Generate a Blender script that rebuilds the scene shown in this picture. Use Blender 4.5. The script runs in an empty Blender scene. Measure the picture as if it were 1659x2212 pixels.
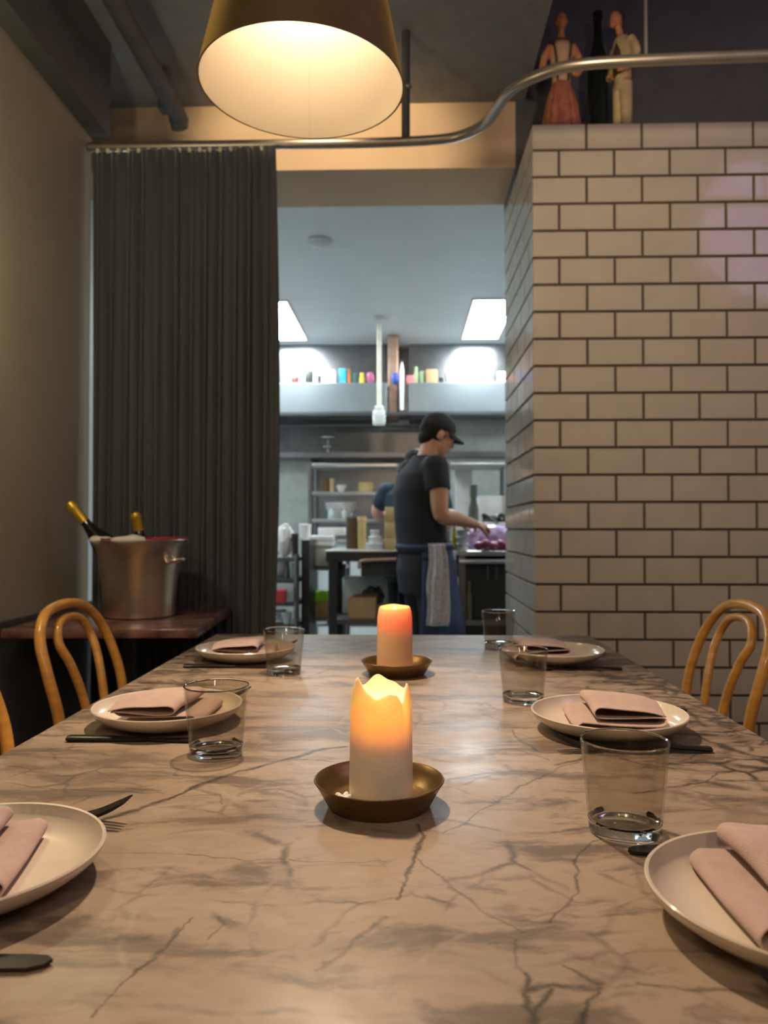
import bpy, bmesh, math, random
from mathutils import Vector, Matrix, Euler, noise
R = random.Random(7)
PI = math.pi
S = bpy.context.scene
COL = S.collection

# ------------------------------------------------------------------ camera, world, lights, exposure
F_PX, CX, CY, VX, VY = 1662.0, 829.5, 1106.0, 877.0, 1140.0
CAM_Z = 1.043
pitch = math.atan((VY - CY) / F_PX)
yaw = math.atan((VX - CX) / F_PX * math.cos(pitch))
cd = bpy.data.cameras.new('camera'); cam = bpy.data.objects.new('camera', cd); COL.objects.link(cam)
cam.location = (0, 0, CAM_Z); cam.rotation_euler = (PI / 2 + pitch, 0, yaw)
cd.sensor_fit = 'VERTICAL'; cd.sensor_height = 36.0; cd.lens = F_PX / 2212 * 36.0
cd.clip_start = 0.02; cd.clip_end = 60
cd.dof.use_dof = True; cd.dof.focus_distance = 0.86; cd.dof.aperture_fstop = 6.8
S.camera = cam
CAM_R = Euler((PI / 2 + pitch, 0, yaw)).to_matrix()

def ray(px, py):
    return CAM_R @ Vector(((px - CX) / F_PX, -(py - CY) / F_PX, -1))
def at(px, py, Y):
    """room point seen at photo pixel px,py on the vertical plane y = Y"""
    d = ray(px, py); k = Y / d.y
    return Vector((d.x * k, Y, CAM_Z + d.z * k))
def on_z(px, py, z):
    d = ray(px, py); k = (z - CAM_Z) / d.z
    return Vector((d.x * k, d.y * k, z))

W = bpy.data.worlds.new('world'); S.world = W; W.use_nodes = True
W.node_tree.nodes['Background'].inputs[0].default_value = (1.0, 0.80, 0.60, 1)
W.node_tree.nodes['Background'].inputs[1].default_value = 0.05

def lamp(name, kind, loc, power, color, size=0.1, target=None, size_y=None, spread=None):
    l = bpy.data.lights.new(name, kind); l.energy = power; l.color = color
    if kind == 'AREA':
        l.size = size
        if size_y: l.shape = 'RECTANGLE'; l.size_y = size_y
        if spread: l.spread = spread
    else:
        l.shadow_soft_size = size
    o = bpy.data.objects.new(name, l); COL.objects.link(o); o.location = loc
    if target is not None:
        o.rotation_euler = (Vector(target) - Vector(loc)).to_track_quat('-Z', 'Y').to_euler()
    return o
WARM = (1.0, 0.76, 0.52)
lamp('dining_fill', 'POINT', (-0.55, -1.3, 2.55), 40, WARM, 0.16)  # unseen fill behind the camera, standing in for the room's other lamps
lamp('dining_fill', 'POINT', (0.75, -1.6, 2.55), 25, WARM, 0.16)  # second unseen fill behind the camera, to the right
lamp('wall_sconce', 'POINT', (-0.98, 1.66, 1.80), 11.0, (1.0, 0.84, 0.50), 0.06)
lamp('violet_fill', 'POINT', (2.5, 0.6, 3.1), 26, (0.66, 0.44, 1.0), 0.5)  # unseen violet light, added to tint the right side of the tiles
def spot(name, loc, tgt, power, color, deg, blend, size=.04):
    o = lamp(name, 'SPOT', loc, power, color, size, tgt); o.data.spot_size = math.radians(deg); o.data.spot_blend = blend; return o
spot('wall_fill_spot', (-.35, 2.45, 2.87), (-.35, 3.35, 2.70), 40, (1.0, 0.76, 0.46), 80, .6)  # added spot that brightens the tan soffit, no fitting behind it
lamp('kitchen_front_fill', 'AREA', (-1.75, 4.7, 2.72), 24, (.86, .96, 1.0), .3, (-1.75, 4.7, 0), 1.2)  # added fill hidden by the curtain, lights kitchen things from the front
lamp('kitchen_front_fill', 'AREA', (1.55, 4.7, 2.72), 24, (.86, .96, 1.0), .3, (1.55, 4.7, 0), 1.2)  # same added fill, hidden by the tiled partition
spot('wall_fill_spot', (.57, 1.50, 2.34), (1.15, 2.9, 1.95), 33, (1.0, 0.76, 0.50), 100, .8)  # added spot washing the upper tiles, hung free below the curtain rail

S.view_settings.view_transform = 'Standard'; S.view_settings.look = 'None'
S.view_settings.exposure = 0.0; S.view_settings.gamma = 1.0; S.view_settings.use_curve_mapping = False
S.cycles.use_denoising = True
S.cycles.use_adaptive_sampling = True; S.cycles.adaptive_threshold = 0.05; S.cycles.adaptive_min_samples = 16
S.cycles.max_bounces = 9; S.cycles.transparent_max_bounces = 12; S.cycles.transmission_bounces = 7
S.cycles.diffuse_bounces = 3; S.cycles.glossy_bounces = 3
S.cycles.sample_clamp_indirect = 6.0; S.cycles.blur_glossy = 0.5

# ------------------------------------------------------------------ materials
def M(name, col, rough=0.6, metal=0.0, var=0.10, scale=12.0, bump=0.0, bscale=60.0, spec=0.5, coat=0.0, emit=None, strength=0,
      stretch=(1, 1, 1), trans=0.0, sheen=0.0, sss=None, alpha=1.0):
    m = bpy.data.materials.new(name); m.use_nodes = True
    n = m.node_tree.nodes; l = m.node_tree.links; b = n['Principled BSDF']
    b.inputs['Roughness'].default_value = rough; b.inputs['Metallic'].default_value = metal
    b.inputs['Specular IOR Level'].default_value = spec; b.inputs['Coat Weight'].default_value = coat
    b.inputs['Transmission Weight'].default_value = trans; b.inputs['Sheen Weight'].default_value = sheen
    b.inputs['Alpha'].default_value = alpha
    tc = n.new('ShaderNodeTexCoord'); mp = n.new('ShaderNodeMapping'); mp.inputs['Scale'].default_value = stretch
    l.new(tc.outputs['Object'], mp.inputs['Vector'])
    nz = n.new('ShaderNodeTexNoise'); nz.inputs['Scale'].default_value = scale; nz.inputs['Detail'].default_value = 4
    l.new(mp.outputs[0], nz.inputs['Vector'])
    rp = n.new('ShaderNodeValToRGB'); e = rp.color_ramp.elements
    e[0].position = 0.3; e[1].position = 0.7
    e[0].color = tuple(c * (1 - var) for c in col) + (1,); e[1].color = tuple(min(1, c * (1 + var)) for c in col) + (1,)
    l.new(nz.outputs['Fac'], rp.inputs[0]); l.new(rp.outputs[0], b.inputs['Base Color'])
    if bump:
        n2 = n.new('ShaderNodeTexNoise'); n2.inputs['Scale'].default_value = bscale; n2.inputs['Detail'].default_value = 3
        l.new(mp.outputs[0], n2.inputs['Vector'])
        bp = n.new('ShaderNodeBump'); bp.inputs['Strength'].default_value = bump; bp.inputs['Distance'].default_value = 0.01
        l.new(n2.outputs['Fac'], bp.inputs['Height']); l.new(bp.outputs[0], b.inputs['Normal'])
    if emit:
        b.inputs['Emission Color'].default_value = tuple(emit) + (1,); b.inputs['Emission Strength'].default_value = strength
    if sss:
        b.inputs['Subsurface Weight'].default_value = 1.0
        b.inputs['Subsurface Radius'].default_value = sss[0]; b.inputs['Subsurface Scale'].default_value = sss[1]
    return m

def thin_glass(name, tint):
    m = bpy.data.materials.new(name); m.use_nodes = True; n = m.node_tree.nodes; l = m.node_tree.links
    n.remove(n['Principled BSDF']); out = n['Material Output']
    t = n.new('ShaderNodeBsdfTransparent'); t.inputs[0].default_value = tint + (1,)
    g = n.new('ShaderNodeBsdfGlossy'); g.inputs['Roughness'].default_value = 0.03
    lw = n.new('ShaderNodeLayerWeight'); pw = n.new('ShaderNodeMath'); pw.operation = 'POWER'; pw.inputs[1].default_value = 4.0
    f = n.new('ShaderNodeMath'); f.operation = 'MULTIPLY_ADD'; f.inputs[1].default_value = .55; f.inputs[2].default_value = .035
    l.new(lw.outputs['Facing'], pw.inputs[0]); l.new(pw.outputs[0], f.inputs[0])
    tc = n.new('ShaderNodeTexCoord'); nz = n.new('ShaderNodeTexNoise'); nz.inputs['Scale'].default_value = 25
    bp = n.new('ShaderNodeBump'); bp.inputs['Strength'].default_value = 0.05; bp.inputs['Distance'].default_value = 0.01
    l.new(tc.outputs['Object'], nz.inputs['Vector']); l.new(nz.outputs['Fac'], bp.inputs['Height']); l.new(bp.outputs[0], g.inputs['Normal'])
    mx = n.new('ShaderNodeMixShader')
    l.new(f.outputs[0], mx.inputs[0]); l.new(t.outputs[0], mx.inputs[1]); l.new(g.outputs[0], mx.inputs[2]); l.new(mx.outputs[0], out.inputs[0])
    return m

m_ceil = M('black_paint', (0.24, 0.255, 0.27), 0.75, bump=0.1)
m_dark = M('dark_paint', (0.095, 0.10, 0.105), 0.7)
m_wall = M('olive_plaster', (0.36, 0.325, 0.235), 0.85, var=0.06, scale=3, bump=0.12, bscale=120)
m_tan = M('tan_plaster', (0.66, 0.49, 0.33), 0.85, var=0.05, scale=3, bump=0.08, bscale=150)
m_floor = M('dark_floorboards', (0.07, 0.05, 0.035), 0.5, var=0.3, scale=4, stretch=(8, 0.6, 1))
m_wains = M('black_wainscot', (0.085, 0.085, 0.085), 0.6)
m_tile = M('glazed_white_tile', (0.50, 0.455, 0.385), 0.09, var=0.05, scale=9, bump=0.05, bscale=14, spec=0.5)
m_grout = M('brown_grout', (0.10, 0.075, 0.058), 0.9)
m_kwall = M('kitchen_white_wall', (0.62, 0.66, 0.66), 0.6, var=0.04)
m_kceil = M('kitchen_ceiling_paint', (0.80, 0.86, 0.87), 0.40, var=0.03, scale=2)
m_kfloor = M('kitchen_floor_tile', (0.30, 0.30, 0.30), 0.5)
m_steel = M('brushed_steel', (0.55, 0.58, 0.58), 0.32, 1.0, var=0.12, scale=5, stretch=(1, 1, 14))
m_steel_d = M('dull_dark_steel', (0.22, 0.22, 0.225), 0.35, 0.9, var=0.2, scale=4)
m_hood = M('bright_steel', (0.25, 0.285, 0.30), 0.40, 0.75, var=0.08, scale=3)
m_panel = M('light_diffuser', (0.9, 0.9, 0.9), 0.5, emit=(0.86, 0.96, 1.0), strength=55)
m_white = M('white_plastic', (0.78, 0.80, 0.80), 0.4)
m_ivory = M('ivory_plastic', (0.78, 0.74, 0.60), 0.5)
m_clear = M('frosted_plastic', (0.55, 0.66, 0.66), 0.35, spec=0.5)
m_black = M('black_plastic', (0.034, 0.036, 0.038), 0.45)
m_blackm = M('black_metal_cutlery', (0.035, 0.033, 0.032), 0.28, 0.7, var=0.2)
m_card = M('cardboard', (0.48, 0.31, 0.16), 0.85)
m_kraft = M('kraft_paper', (0.55, 0.42, 0.20), 0.85)
m_wood = M('bent_beech', (0.86, 0.41, 0.08), 0.30, var=0.18, scale=10, stretch=(1, 1, 6), coat=0.3)
m_cane = M('woven_cane', (0.50, 0.34, 0.16), 0.7, bump=0.3, bscale=200)
m_plate = M('cream_stoneware', (0.62, 0.525, 0.425), 0.22, var=0.05, scale=20, coat=0.2)
m_linen = M('dusty_pink_linen', (0.47, 0.32, 0.27), 0.95, var=0.07, scale=60, bump=0.35, bscale=900, sheen=0.2)
m_dish = M('bronze_dish', (0.20, 0.12, 0.048), 0.34, 0.75, var=0.15)
m_brass = M('aged_brass_shade', (0.21, 0.145, 0.065), 0.50, 0.6, var=0.12, scale=6, sheen=1.0)
m_brass.node_tree.nodes['Principled BSDF'].inputs['Sheen Tint'].default_value = (1.0, .66, .2, 1)
m_brass.node_tree.nodes['Principled BSDF'].inputs['Sheen Roughness'].default_value = .35
m_lining = M('white_enamel', (0.55, 0.46, 0.33), 0.55, var=0.02)
m_bulb = M('warm_bulb', (1, 0.9, 0.7), 0.5, emit=(1.0, 0.93, 0.82), strength=68)
m_curt = M('charcoal_velvet', (0.074, 0.081, 0.090), 0.95, var=0.2, scale=3, stretch=(20, 20, 0.4), sheen=0.25)
m_rail = M('satin_metal_rail', (0.40, 0.36, 0.31), 0.35, 0.8, var=0.08)
m_buck = M('champagne_bucket_steel', (0.86, 0.76, 0.64), 0.30, 1.0, var=0.06, scale=4, stretch=(1, 1, 12), bump=0.06, bscale=300)
m_red = M('crimson_lining', (0.62, 0.03, 0.09), 0.5)
m_bottle = M('dark_green_glass', (0.008, 0.012, 0.008), 0.08)
m_foil = M('gold_foil', (0.78, 0.52, 0.06), 0.35, 0.7)
m_cloth = M('white_cloth', (0.74, 0.72, 0.68), 0.9, bump=0.2, bscale=300)
m_wick = M('burnt_wick', (0.03, 0.02, 0.02), 0.9)
m_flame = M('flame', (1, 0.8, 0.4), 0.5, emit=(1.0, 0.62, 0.22), strength=60)
WAX = ((1.0, 0.52, 0.22), 0.013)
m_wax = M('ivory_wax', (0.82, 0.75, 0.62), 0.5, var=0.02, sss=WAX)
m_wax_honey = M('honey_wax', (0.80, 0.53, 0.31), 0.5, var=0.02, sss=WAX)
m_gw = thin_glass('clear_glass_wall', (0.90, 0.885, 0.85))
m_gb = M('clear_glass_base', (0.80, 0.83, 0.82), 0.02, trans=1.0, var=0.0)
m_skin = M('skin', (0.46, 0.235, 0.135), 0.5, var=0.06)
m_skin2 = M('skin_pale', (0.62, 0.34, 0.25), 0.5, var=0.06)
m_hair = M('dark_hair', (0.018, 0.016, 0.015), 0.8, spec=.15, bump=0.4, bscale=120)
m_shirt = M('black_tee_cotton', (0.021, 0.023, 0.027), 0.95, bump=0.15, bscale=40)
m_shirt2 = M('navy_tee_cotton', (0.012, 0.030, 0.048), 0.85)
m_trou = M('dark_trousers', (0.020, 0.022, 0.026), 0.95)
m_apron = M('navy_apron_cotton', (0.040, 0.058, 0.12), 0.85)
m_eye = M('eye_white', (0.8, 0.78, 0.75), 0.2)

# ------------------------------------------------------------------ helpers
def mesh_obj(name, bm, mat, parent=None, smooth=True, angle=40, mods=None):
    me = bpy.data.meshes.new(name)
    bmesh.ops.recalc_face_normals(bm, faces=bm.faces)
    bm.to_mesh(me); bm.free()
    o = bpy.data.objects.new(name, me); COL.objects.link(o)
    for mm in (mat if isinstance(mat, (list, tuple)) else [mat]): me.materials.append(mm)
    if smooth:
        for p in me.polygons: p.use_smooth = True
        me.set_sharp_from_angle(angle=math.radians(angle))
    if parent: o.parent = parent
    return o
def tag(o, label, cat, group=None, kind=None):
    o['label'] = label; o['category'] = cat
    if group: o['group'] = group
    if kind: o['kind'] = kind
    return o
def thing(name, label, cat, loc=(0, 0, 0), rz=0, group=None):
    o = bpy.data.objects.new(name, None); COL.objects.link(o); o.location = loc; o.rotation_euler = (0, 0, rz); o.empty_display_size = 0.05
    return tag(o, label, cat, group)
def dup(root, loc, rz, label, group=None):
    r = root.copy(); COL.objects.link(r); r.location = loc; r.rotation_euler = (0, 0, rz); r['label'] = label
    if group: r['group'] = group
    for ch in list(root.children):
        c = ch.copy(); COL.objects.link(c); c.parent = r
        for g in list(ch.children):
            d = g.copy(); COL.objects.link(d); d.parent = c
    return r

def box(bm, x0, x1, y0, y1, z0, z1, bev=0.0, mi=0, mat=None):
    r = bmesh.ops.create_cube(bm, size=1)
    vs = r['verts']
    for v in vs:
        v.co = Vector((x0 + (v.co.x + .5) * (x1 - x0), y0 + (v.co.y + .5) * (y1 - y0), z0 + (v.co.z + .5) * (z1 - z0)))
    fs = set(f for v in vs for f in v.link_faces)
    if bev:
        es = set(e for v in vs for e in v.link_edges)
        g = bmesh.ops.bevel(bm, geom=list(es), offset=bev, segments=2, affect='EDGES', profile=0.5)
        fs = set(f for f in g['faces']) | set(f for f in fs if f.is_valid); vs = list(set(v for f in fs for v in f.verts))
    for f in fs: f.material_index = mi
    if mat is not None: bmesh.ops.transform(bm, matrix=mat, verts=vs)
    return vs
def lathe(bm, prof, seg=40, center=(0, 0, 0), mi=0, closed=False):
    c = Vector(center); rings = []
    for (r, z) in prof:
        if r < 1e-6: rings.append([bm.verts.new(c + Vector((0, 0, z)))])
        else: rings.append([bm.verts.new(c + Vector((r * math.cos(2 * PI * i / seg), r * math.sin(2 * PI * i / seg), z))) for i in range(seg)])
    pairs = list(zip(rings, rings[1:])) + ([(rings[-1], rings[0])] if closed else [])
    for a, b in pairs:
        for i in range(seg):
            j = (i + 1) % seg
            if len(a) == 1 and len(b) == 1: continue
            if len(a) == 1: f = bm.faces.new((a[0], b[i], b[j]))
            elif len(b) == 1: f = bm.faces.new((a[i], b[0], a[j]))
            else: f = bm.faces.new((a[i], b[i], b[j], a[j]))
            f.material_index = mi
    return rings
def tube(bm, pts, rad, seg=12, flat=1.0, cap=True, up=None):
    """swept tube through pts; rad a number or list; flat squashes the section along its second axis"""
    pts = [Vector(p) for p in pts]; n = len(pts)
    rad = rad if isinstance(rad, (list, tuple)) else [rad] * n
    rings = []; prev = None
    for i, p in enumerate(pts):
        t = (pts[min(i + 1, n - 1)] - pts[max(i - 1, 0)]).normalized()
        if prev is None:
            a = Vector(up) if up else (Vector((0, 0, 1)) if abs(t.z) < .9 else Vector((1, 0, 0)))
        else: a = prev
        u = (a - t * a.dot(t)).normalized(); v = t.cross(u); prev = u
        rings.append([bm.verts.new(p + (u * math.cos(2 * PI * k / seg) * flat + v * math.sin(2 * PI * k / seg)) * rad[i]) for k in range(seg)])
    for a, b in zip(rings, rings[1:]):
        for k in range(seg):
            bm.faces.new((a[k], a[(k + 1) % seg], b[(k + 1) % seg], b[k]))
    if cap:
        bm.faces.new(rings[0][::-1]); bm.faces.new(rings[-1])
    return rings
def ell(bm, c, r, rot=None, seg=20):
    res = bmesh.ops.create_uvsphere(bm, u_segments=seg, v_segments=seg // 2 + 2, radius=1)
    mat = Matrix.Translation(Vector(c)) @ (rot.to_4x4() if rot else Matrix()) @ Matrix.Diagonal((r[0], r[1], r[2], 1))
    bmesh.ops.transform(bm, matrix=mat, verts=res['verts'])
    return res['verts']
def stack(bm, rows, seg=28, power=2.0, arc=None, cap=True):
    """stack of (z, cx, cy, rx, ry) super-ellipse slices"""
    rings = []
    for (z, cx, cy, rx, ry) in rows:
        ring = []
        for i in range(seg):
            a = 2 * PI * i / seg if arc is None else arc[0] + (arc[1] - arc[0]) * i / (seg - 1)
            c, s = math.cos(a), math.sin(a)
            ring.append(bm.verts.new((cx + rx * math.copysign(abs(c) ** (2 / power), c), cy + ry * math.copysign(abs(s) ** (2 / power), s), z)))
        rings.append(ring)
    for a, b in zip(rings, rings[1:]):
        for i in range(seg if arc is None else seg - 1):
            j = (i + 1) % seg
            bm.faces.new((a[i], a[j], b[j], b[i]))
    if cap and arc is None:
        bm.faces.new(rings[0][::-1]); bm.faces.new(rings[-1])
    return rings
def spline(pts, n=8):
    """Catmull-Rom through points"""
    P = [Vector(p) for p in pts]; out = []
    for i in range(len(P) - 1):
        p0, p1, p2, p3 = P[max(i - 1, 0)], P[i], P[i + 1], P[min(i + 2, len(P) - 1)]
        for k in range(n):
            t = k / n
            out.append(0.5 * ((2 * p1) + (p2 - p0) * t + (2 * p0 - 5 * p1 + 4 * p2 - p3) * t * t + (3 * p1 - p0 - 3 * p2 + p3) * t ** 3))
    out.append(P[-1]); return out
def fuse(name, bm, mat, parent, voxel=0.006, smooth=4, bend=None):
    """one continuous skin over overlapping volumes"""
    o = mesh_obj(name, bm, mat, None)
    r = o.modifiers.new('r', 'REMESH'); r.mode = 'VOXEL'; r.voxel_size = voxel; r.use_smooth_shade = True
    s = o.modifiers.new('s', 'SMOOTH'); s.iterations = smooth; s.factor = 0.5
    bpy.context.view_layer.update()
    dg = bpy.context.evaluated_depsgraph_get()
    me = bpy.data.meshes.new_from_object(o.evaluated_get(dg)); me.name = name
    o.modifiers.clear(); o.data = me
    if not me.materials: me.materials.append(mat)
    for p in me.polygons: p.use_smooth = True
    if parent: o.parent = parent
    return o
def B(): return bmesh.new()
def simple(name, label, cat, mat, x0, x1, y0, y1, z0, z1, bev=0.004, group=None, kind=None, smooth=False):
    bm = B(); box(bm, x0, x1, y0, y1, z0, z1, bev)
    return tag(mesh_obj(name, bm, mat, smooth=smooth), label, cat, group, kind)
def struct(name, mat, x0, x1, y0, y1, z0, z1, label, cat='wall'):
    return simple(name, label, cat, mat, x0, x1, y0, y1, z0, z1, 0, None, 'structure')

# ------------------------------------------------------------------ the room
XL, XP, YP, YB, YK, YE = -1.21, 0.48, 2.90, 3.35, 3.74, 7.40
ZC, ZH, ZP, ZK = 2.91, 2.62, 2.57, 2.75
XR = 2.7
struct('floor', m_floor, XL - .4, XR, -3, YK, -0.1, 0, 'dark boarded floor under the dining tables', 'floor')
struct('floor_kitchen', m_kfloor, -3, XR, YK, YE, -0.1, 0, 'grey tiled floor of the kitchen', 'floor')
struct('ceiling', m_ceil, XL - .4, XP, -3, YB, ZC, ZC + .1, 'black ceiling over the marble table', 'ceiling')
struct('ceiling_right', m_ceil, XP, XR, -3, YB, 3.5, 3.6, 'black raised ceiling over the tiled partition', 'ceiling')
struct('trim_1', m_ceil, XP, XP + .04, -3, YB, ZC, 3.5, 'black step between the two ceilings', 'trim')
struct('wall_left', m_wall, XL - .3, XL, -3, YP, 0.766, ZC, 'olive brown plaster wall left of the table')
struct('baseboard_left', m_wains, XL - .3, XL + .02, -3, YP, 0, 0.766, 'dark wainscot under the plaster wall', 'wainscot')
struct('trim_2', m_dark, XL, XL + .072, -3, YP, 2.545, ZC, 'black beam along the top of the left wall', 'beam')
struct('wall_return', m_kwall, XL - .4, XL - .3, YP, YK, 0, ZC, 'pale side of the opening behind the curtain')
struct('wall_right', m_wall, XR, XR + .1, -3, YB, 0, 3.5, 'plain wall on the right of the dining room')
struct('wall_header', m_tan, XL - .3, XP, YB, YK, ZH, 3.0, 'tan soffit wall above the kitchen opening')
struct('wall_upper', m_dark, XP, XR, YB, YK, ZP, 3.5, 'black wall above the tiled partition')
struct('wall_kitchen_left', m_kwall, -3.1, -3, YK, YE, 0, ZK, 'white side wall of the kitchen')
struct('wall_kitchen_right', m_kwall, XR, XR + .1, YK, YE, 0, ZK, 'white right wall of the kitchen')
struct('wall_kitchen_front', m_kwall, -3, XL - .4, YK - .1, YK, 0, ZK, 'kitchen side of the dining room wall')
struct('wall_kitchen_back', m_kwall, -3, XR, YE, YE + .1, 0, ZK, 'white back wall of the kitchen')
struct('ceiling_kitchen', m_kceil, -3.1, XR, YK, YE, ZK, ZK + .1, 'pale grey kitchen ceiling', 'ceiling')

# tiled partition: real tiles in running bond on the front and the return
def tiles():
    bm = B(); pw, ph, g, t = 0.2077, 0.1026, 0.0095, 0.008
    box(bm, XP + t, XR, YP + t, YK - .002, 0, ZP - .002, 0, 1)
    def tile(o, ux, w, z0, z1, nrm):
        a, b = w
        c = [o + ux * a + Vector((0, 0, z0)), o + ux * b + Vector((0, 0, z0)), o + ux * b + Vector((0, 0, z1)), o + ux * a + Vector((0, 0, z1))]
        mid = sum(c, Vector()) / 4; k1, k2 = R.uniform(-1, 1) * 0.003, R.uniform(-1, 1) * 0.003
        rings = []
        for s, d in ((0, 0), (0, t * .75), (0.0018, t)):
            ring = []
            for p in c:
                q = p + nrm * d
                if s:
                    v = mid - p; q += Vector((math.copysign(s, v.x) if abs(ux.x) else 0, math.copysign(s, v.y) if abs(ux.y) else 0, math.copysign(s, v.z)))
                    q += nrm * ((p - mid).dot(ux) * k1 + (p - mid).z * k2)
                ring.append(bm.verts.new(q))
            rings.append(ring)
        for r0, r1 in zip(rings, rings[1:]):
            for i in range(4): bm.faces.new((r0[i], r0[(i + 1) % 4], r1[(i + 1) % 4], r1[i]))
        bm.faces.new(rings[-1])
    def side(o, ux, L, nrm, first):
        z = ZP; k = first
        while z > 0.01:
            z0 = max(0.004, z - ph + g); x = -pw / 2 if k % 2 else 0.0
            while x < L:
                a, b = max(0.0, x), min(L, x + pw - g)
                if b - a > 0.012: tile(o, ux, (a, b), z0, z, nrm)
                x += pw
            z -= ph; k += 1
    side(Vector((XP, YP + t, 0)), Vector((1, 0, 0)), XR - XP, Vector((0, -1, 0)), 0)
    side(Vector((XP + t, YP + .004, 0)), Vector((0, 1, 0)), YK - YP - .006, Vector((-1, 0, 0)), 1)
    o = mesh_obj('wall_partition', bm, [m_tile, m_grout], smooth=False)
    return tag(o, 'partition wall of cream subway tiles with brown grout', 'wall', None, 'structure')
tiles()

# kitchen ceiling lights
for i, (x0, x1, lb) in enumerate(((-1.21, -0.90, 'long flush ceiling light half hidden by the curtain edge'), (0.51, 0.82, 'long flush ceiling light beside the tiled partition'))):
    t = thing('ceiling_light', lb, 'ceiling light', ((x0 + x1) / 2, 6.31, ZK), 0, 'kitchen ceiling lights')
    bm = B(); w = (x1 - x0) / 2
    for a in ((-w - .02, -w, -.6, .6), (w, w + .02, -.6, .6), (-w, w, -.6, -.58), (-w, w, .58, .6)): box(bm, a[0], a[1], a[2], a[3], -.012, 0)
    mesh_obj('frame', bm, m_white, t, False)
    bm = B(); box(bm, -w, w, -.58, .58, -.008, -.001); mesh_obj('diffuser', bm, m_panel, t, False)
p = at(690, 512, 4.52)
bm = B(); lathe(bm, [(0, 0), (.07, 0), (.075, -.012), (.05, -.035), (0, -.04)], 24)
o = tag(mesh_obj('smoke_detector', bm, m_white), 'small round white detector on the kitchen ceiling', 'smoke detector'); o.location = (p.x, 4.52, ZK)

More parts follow.
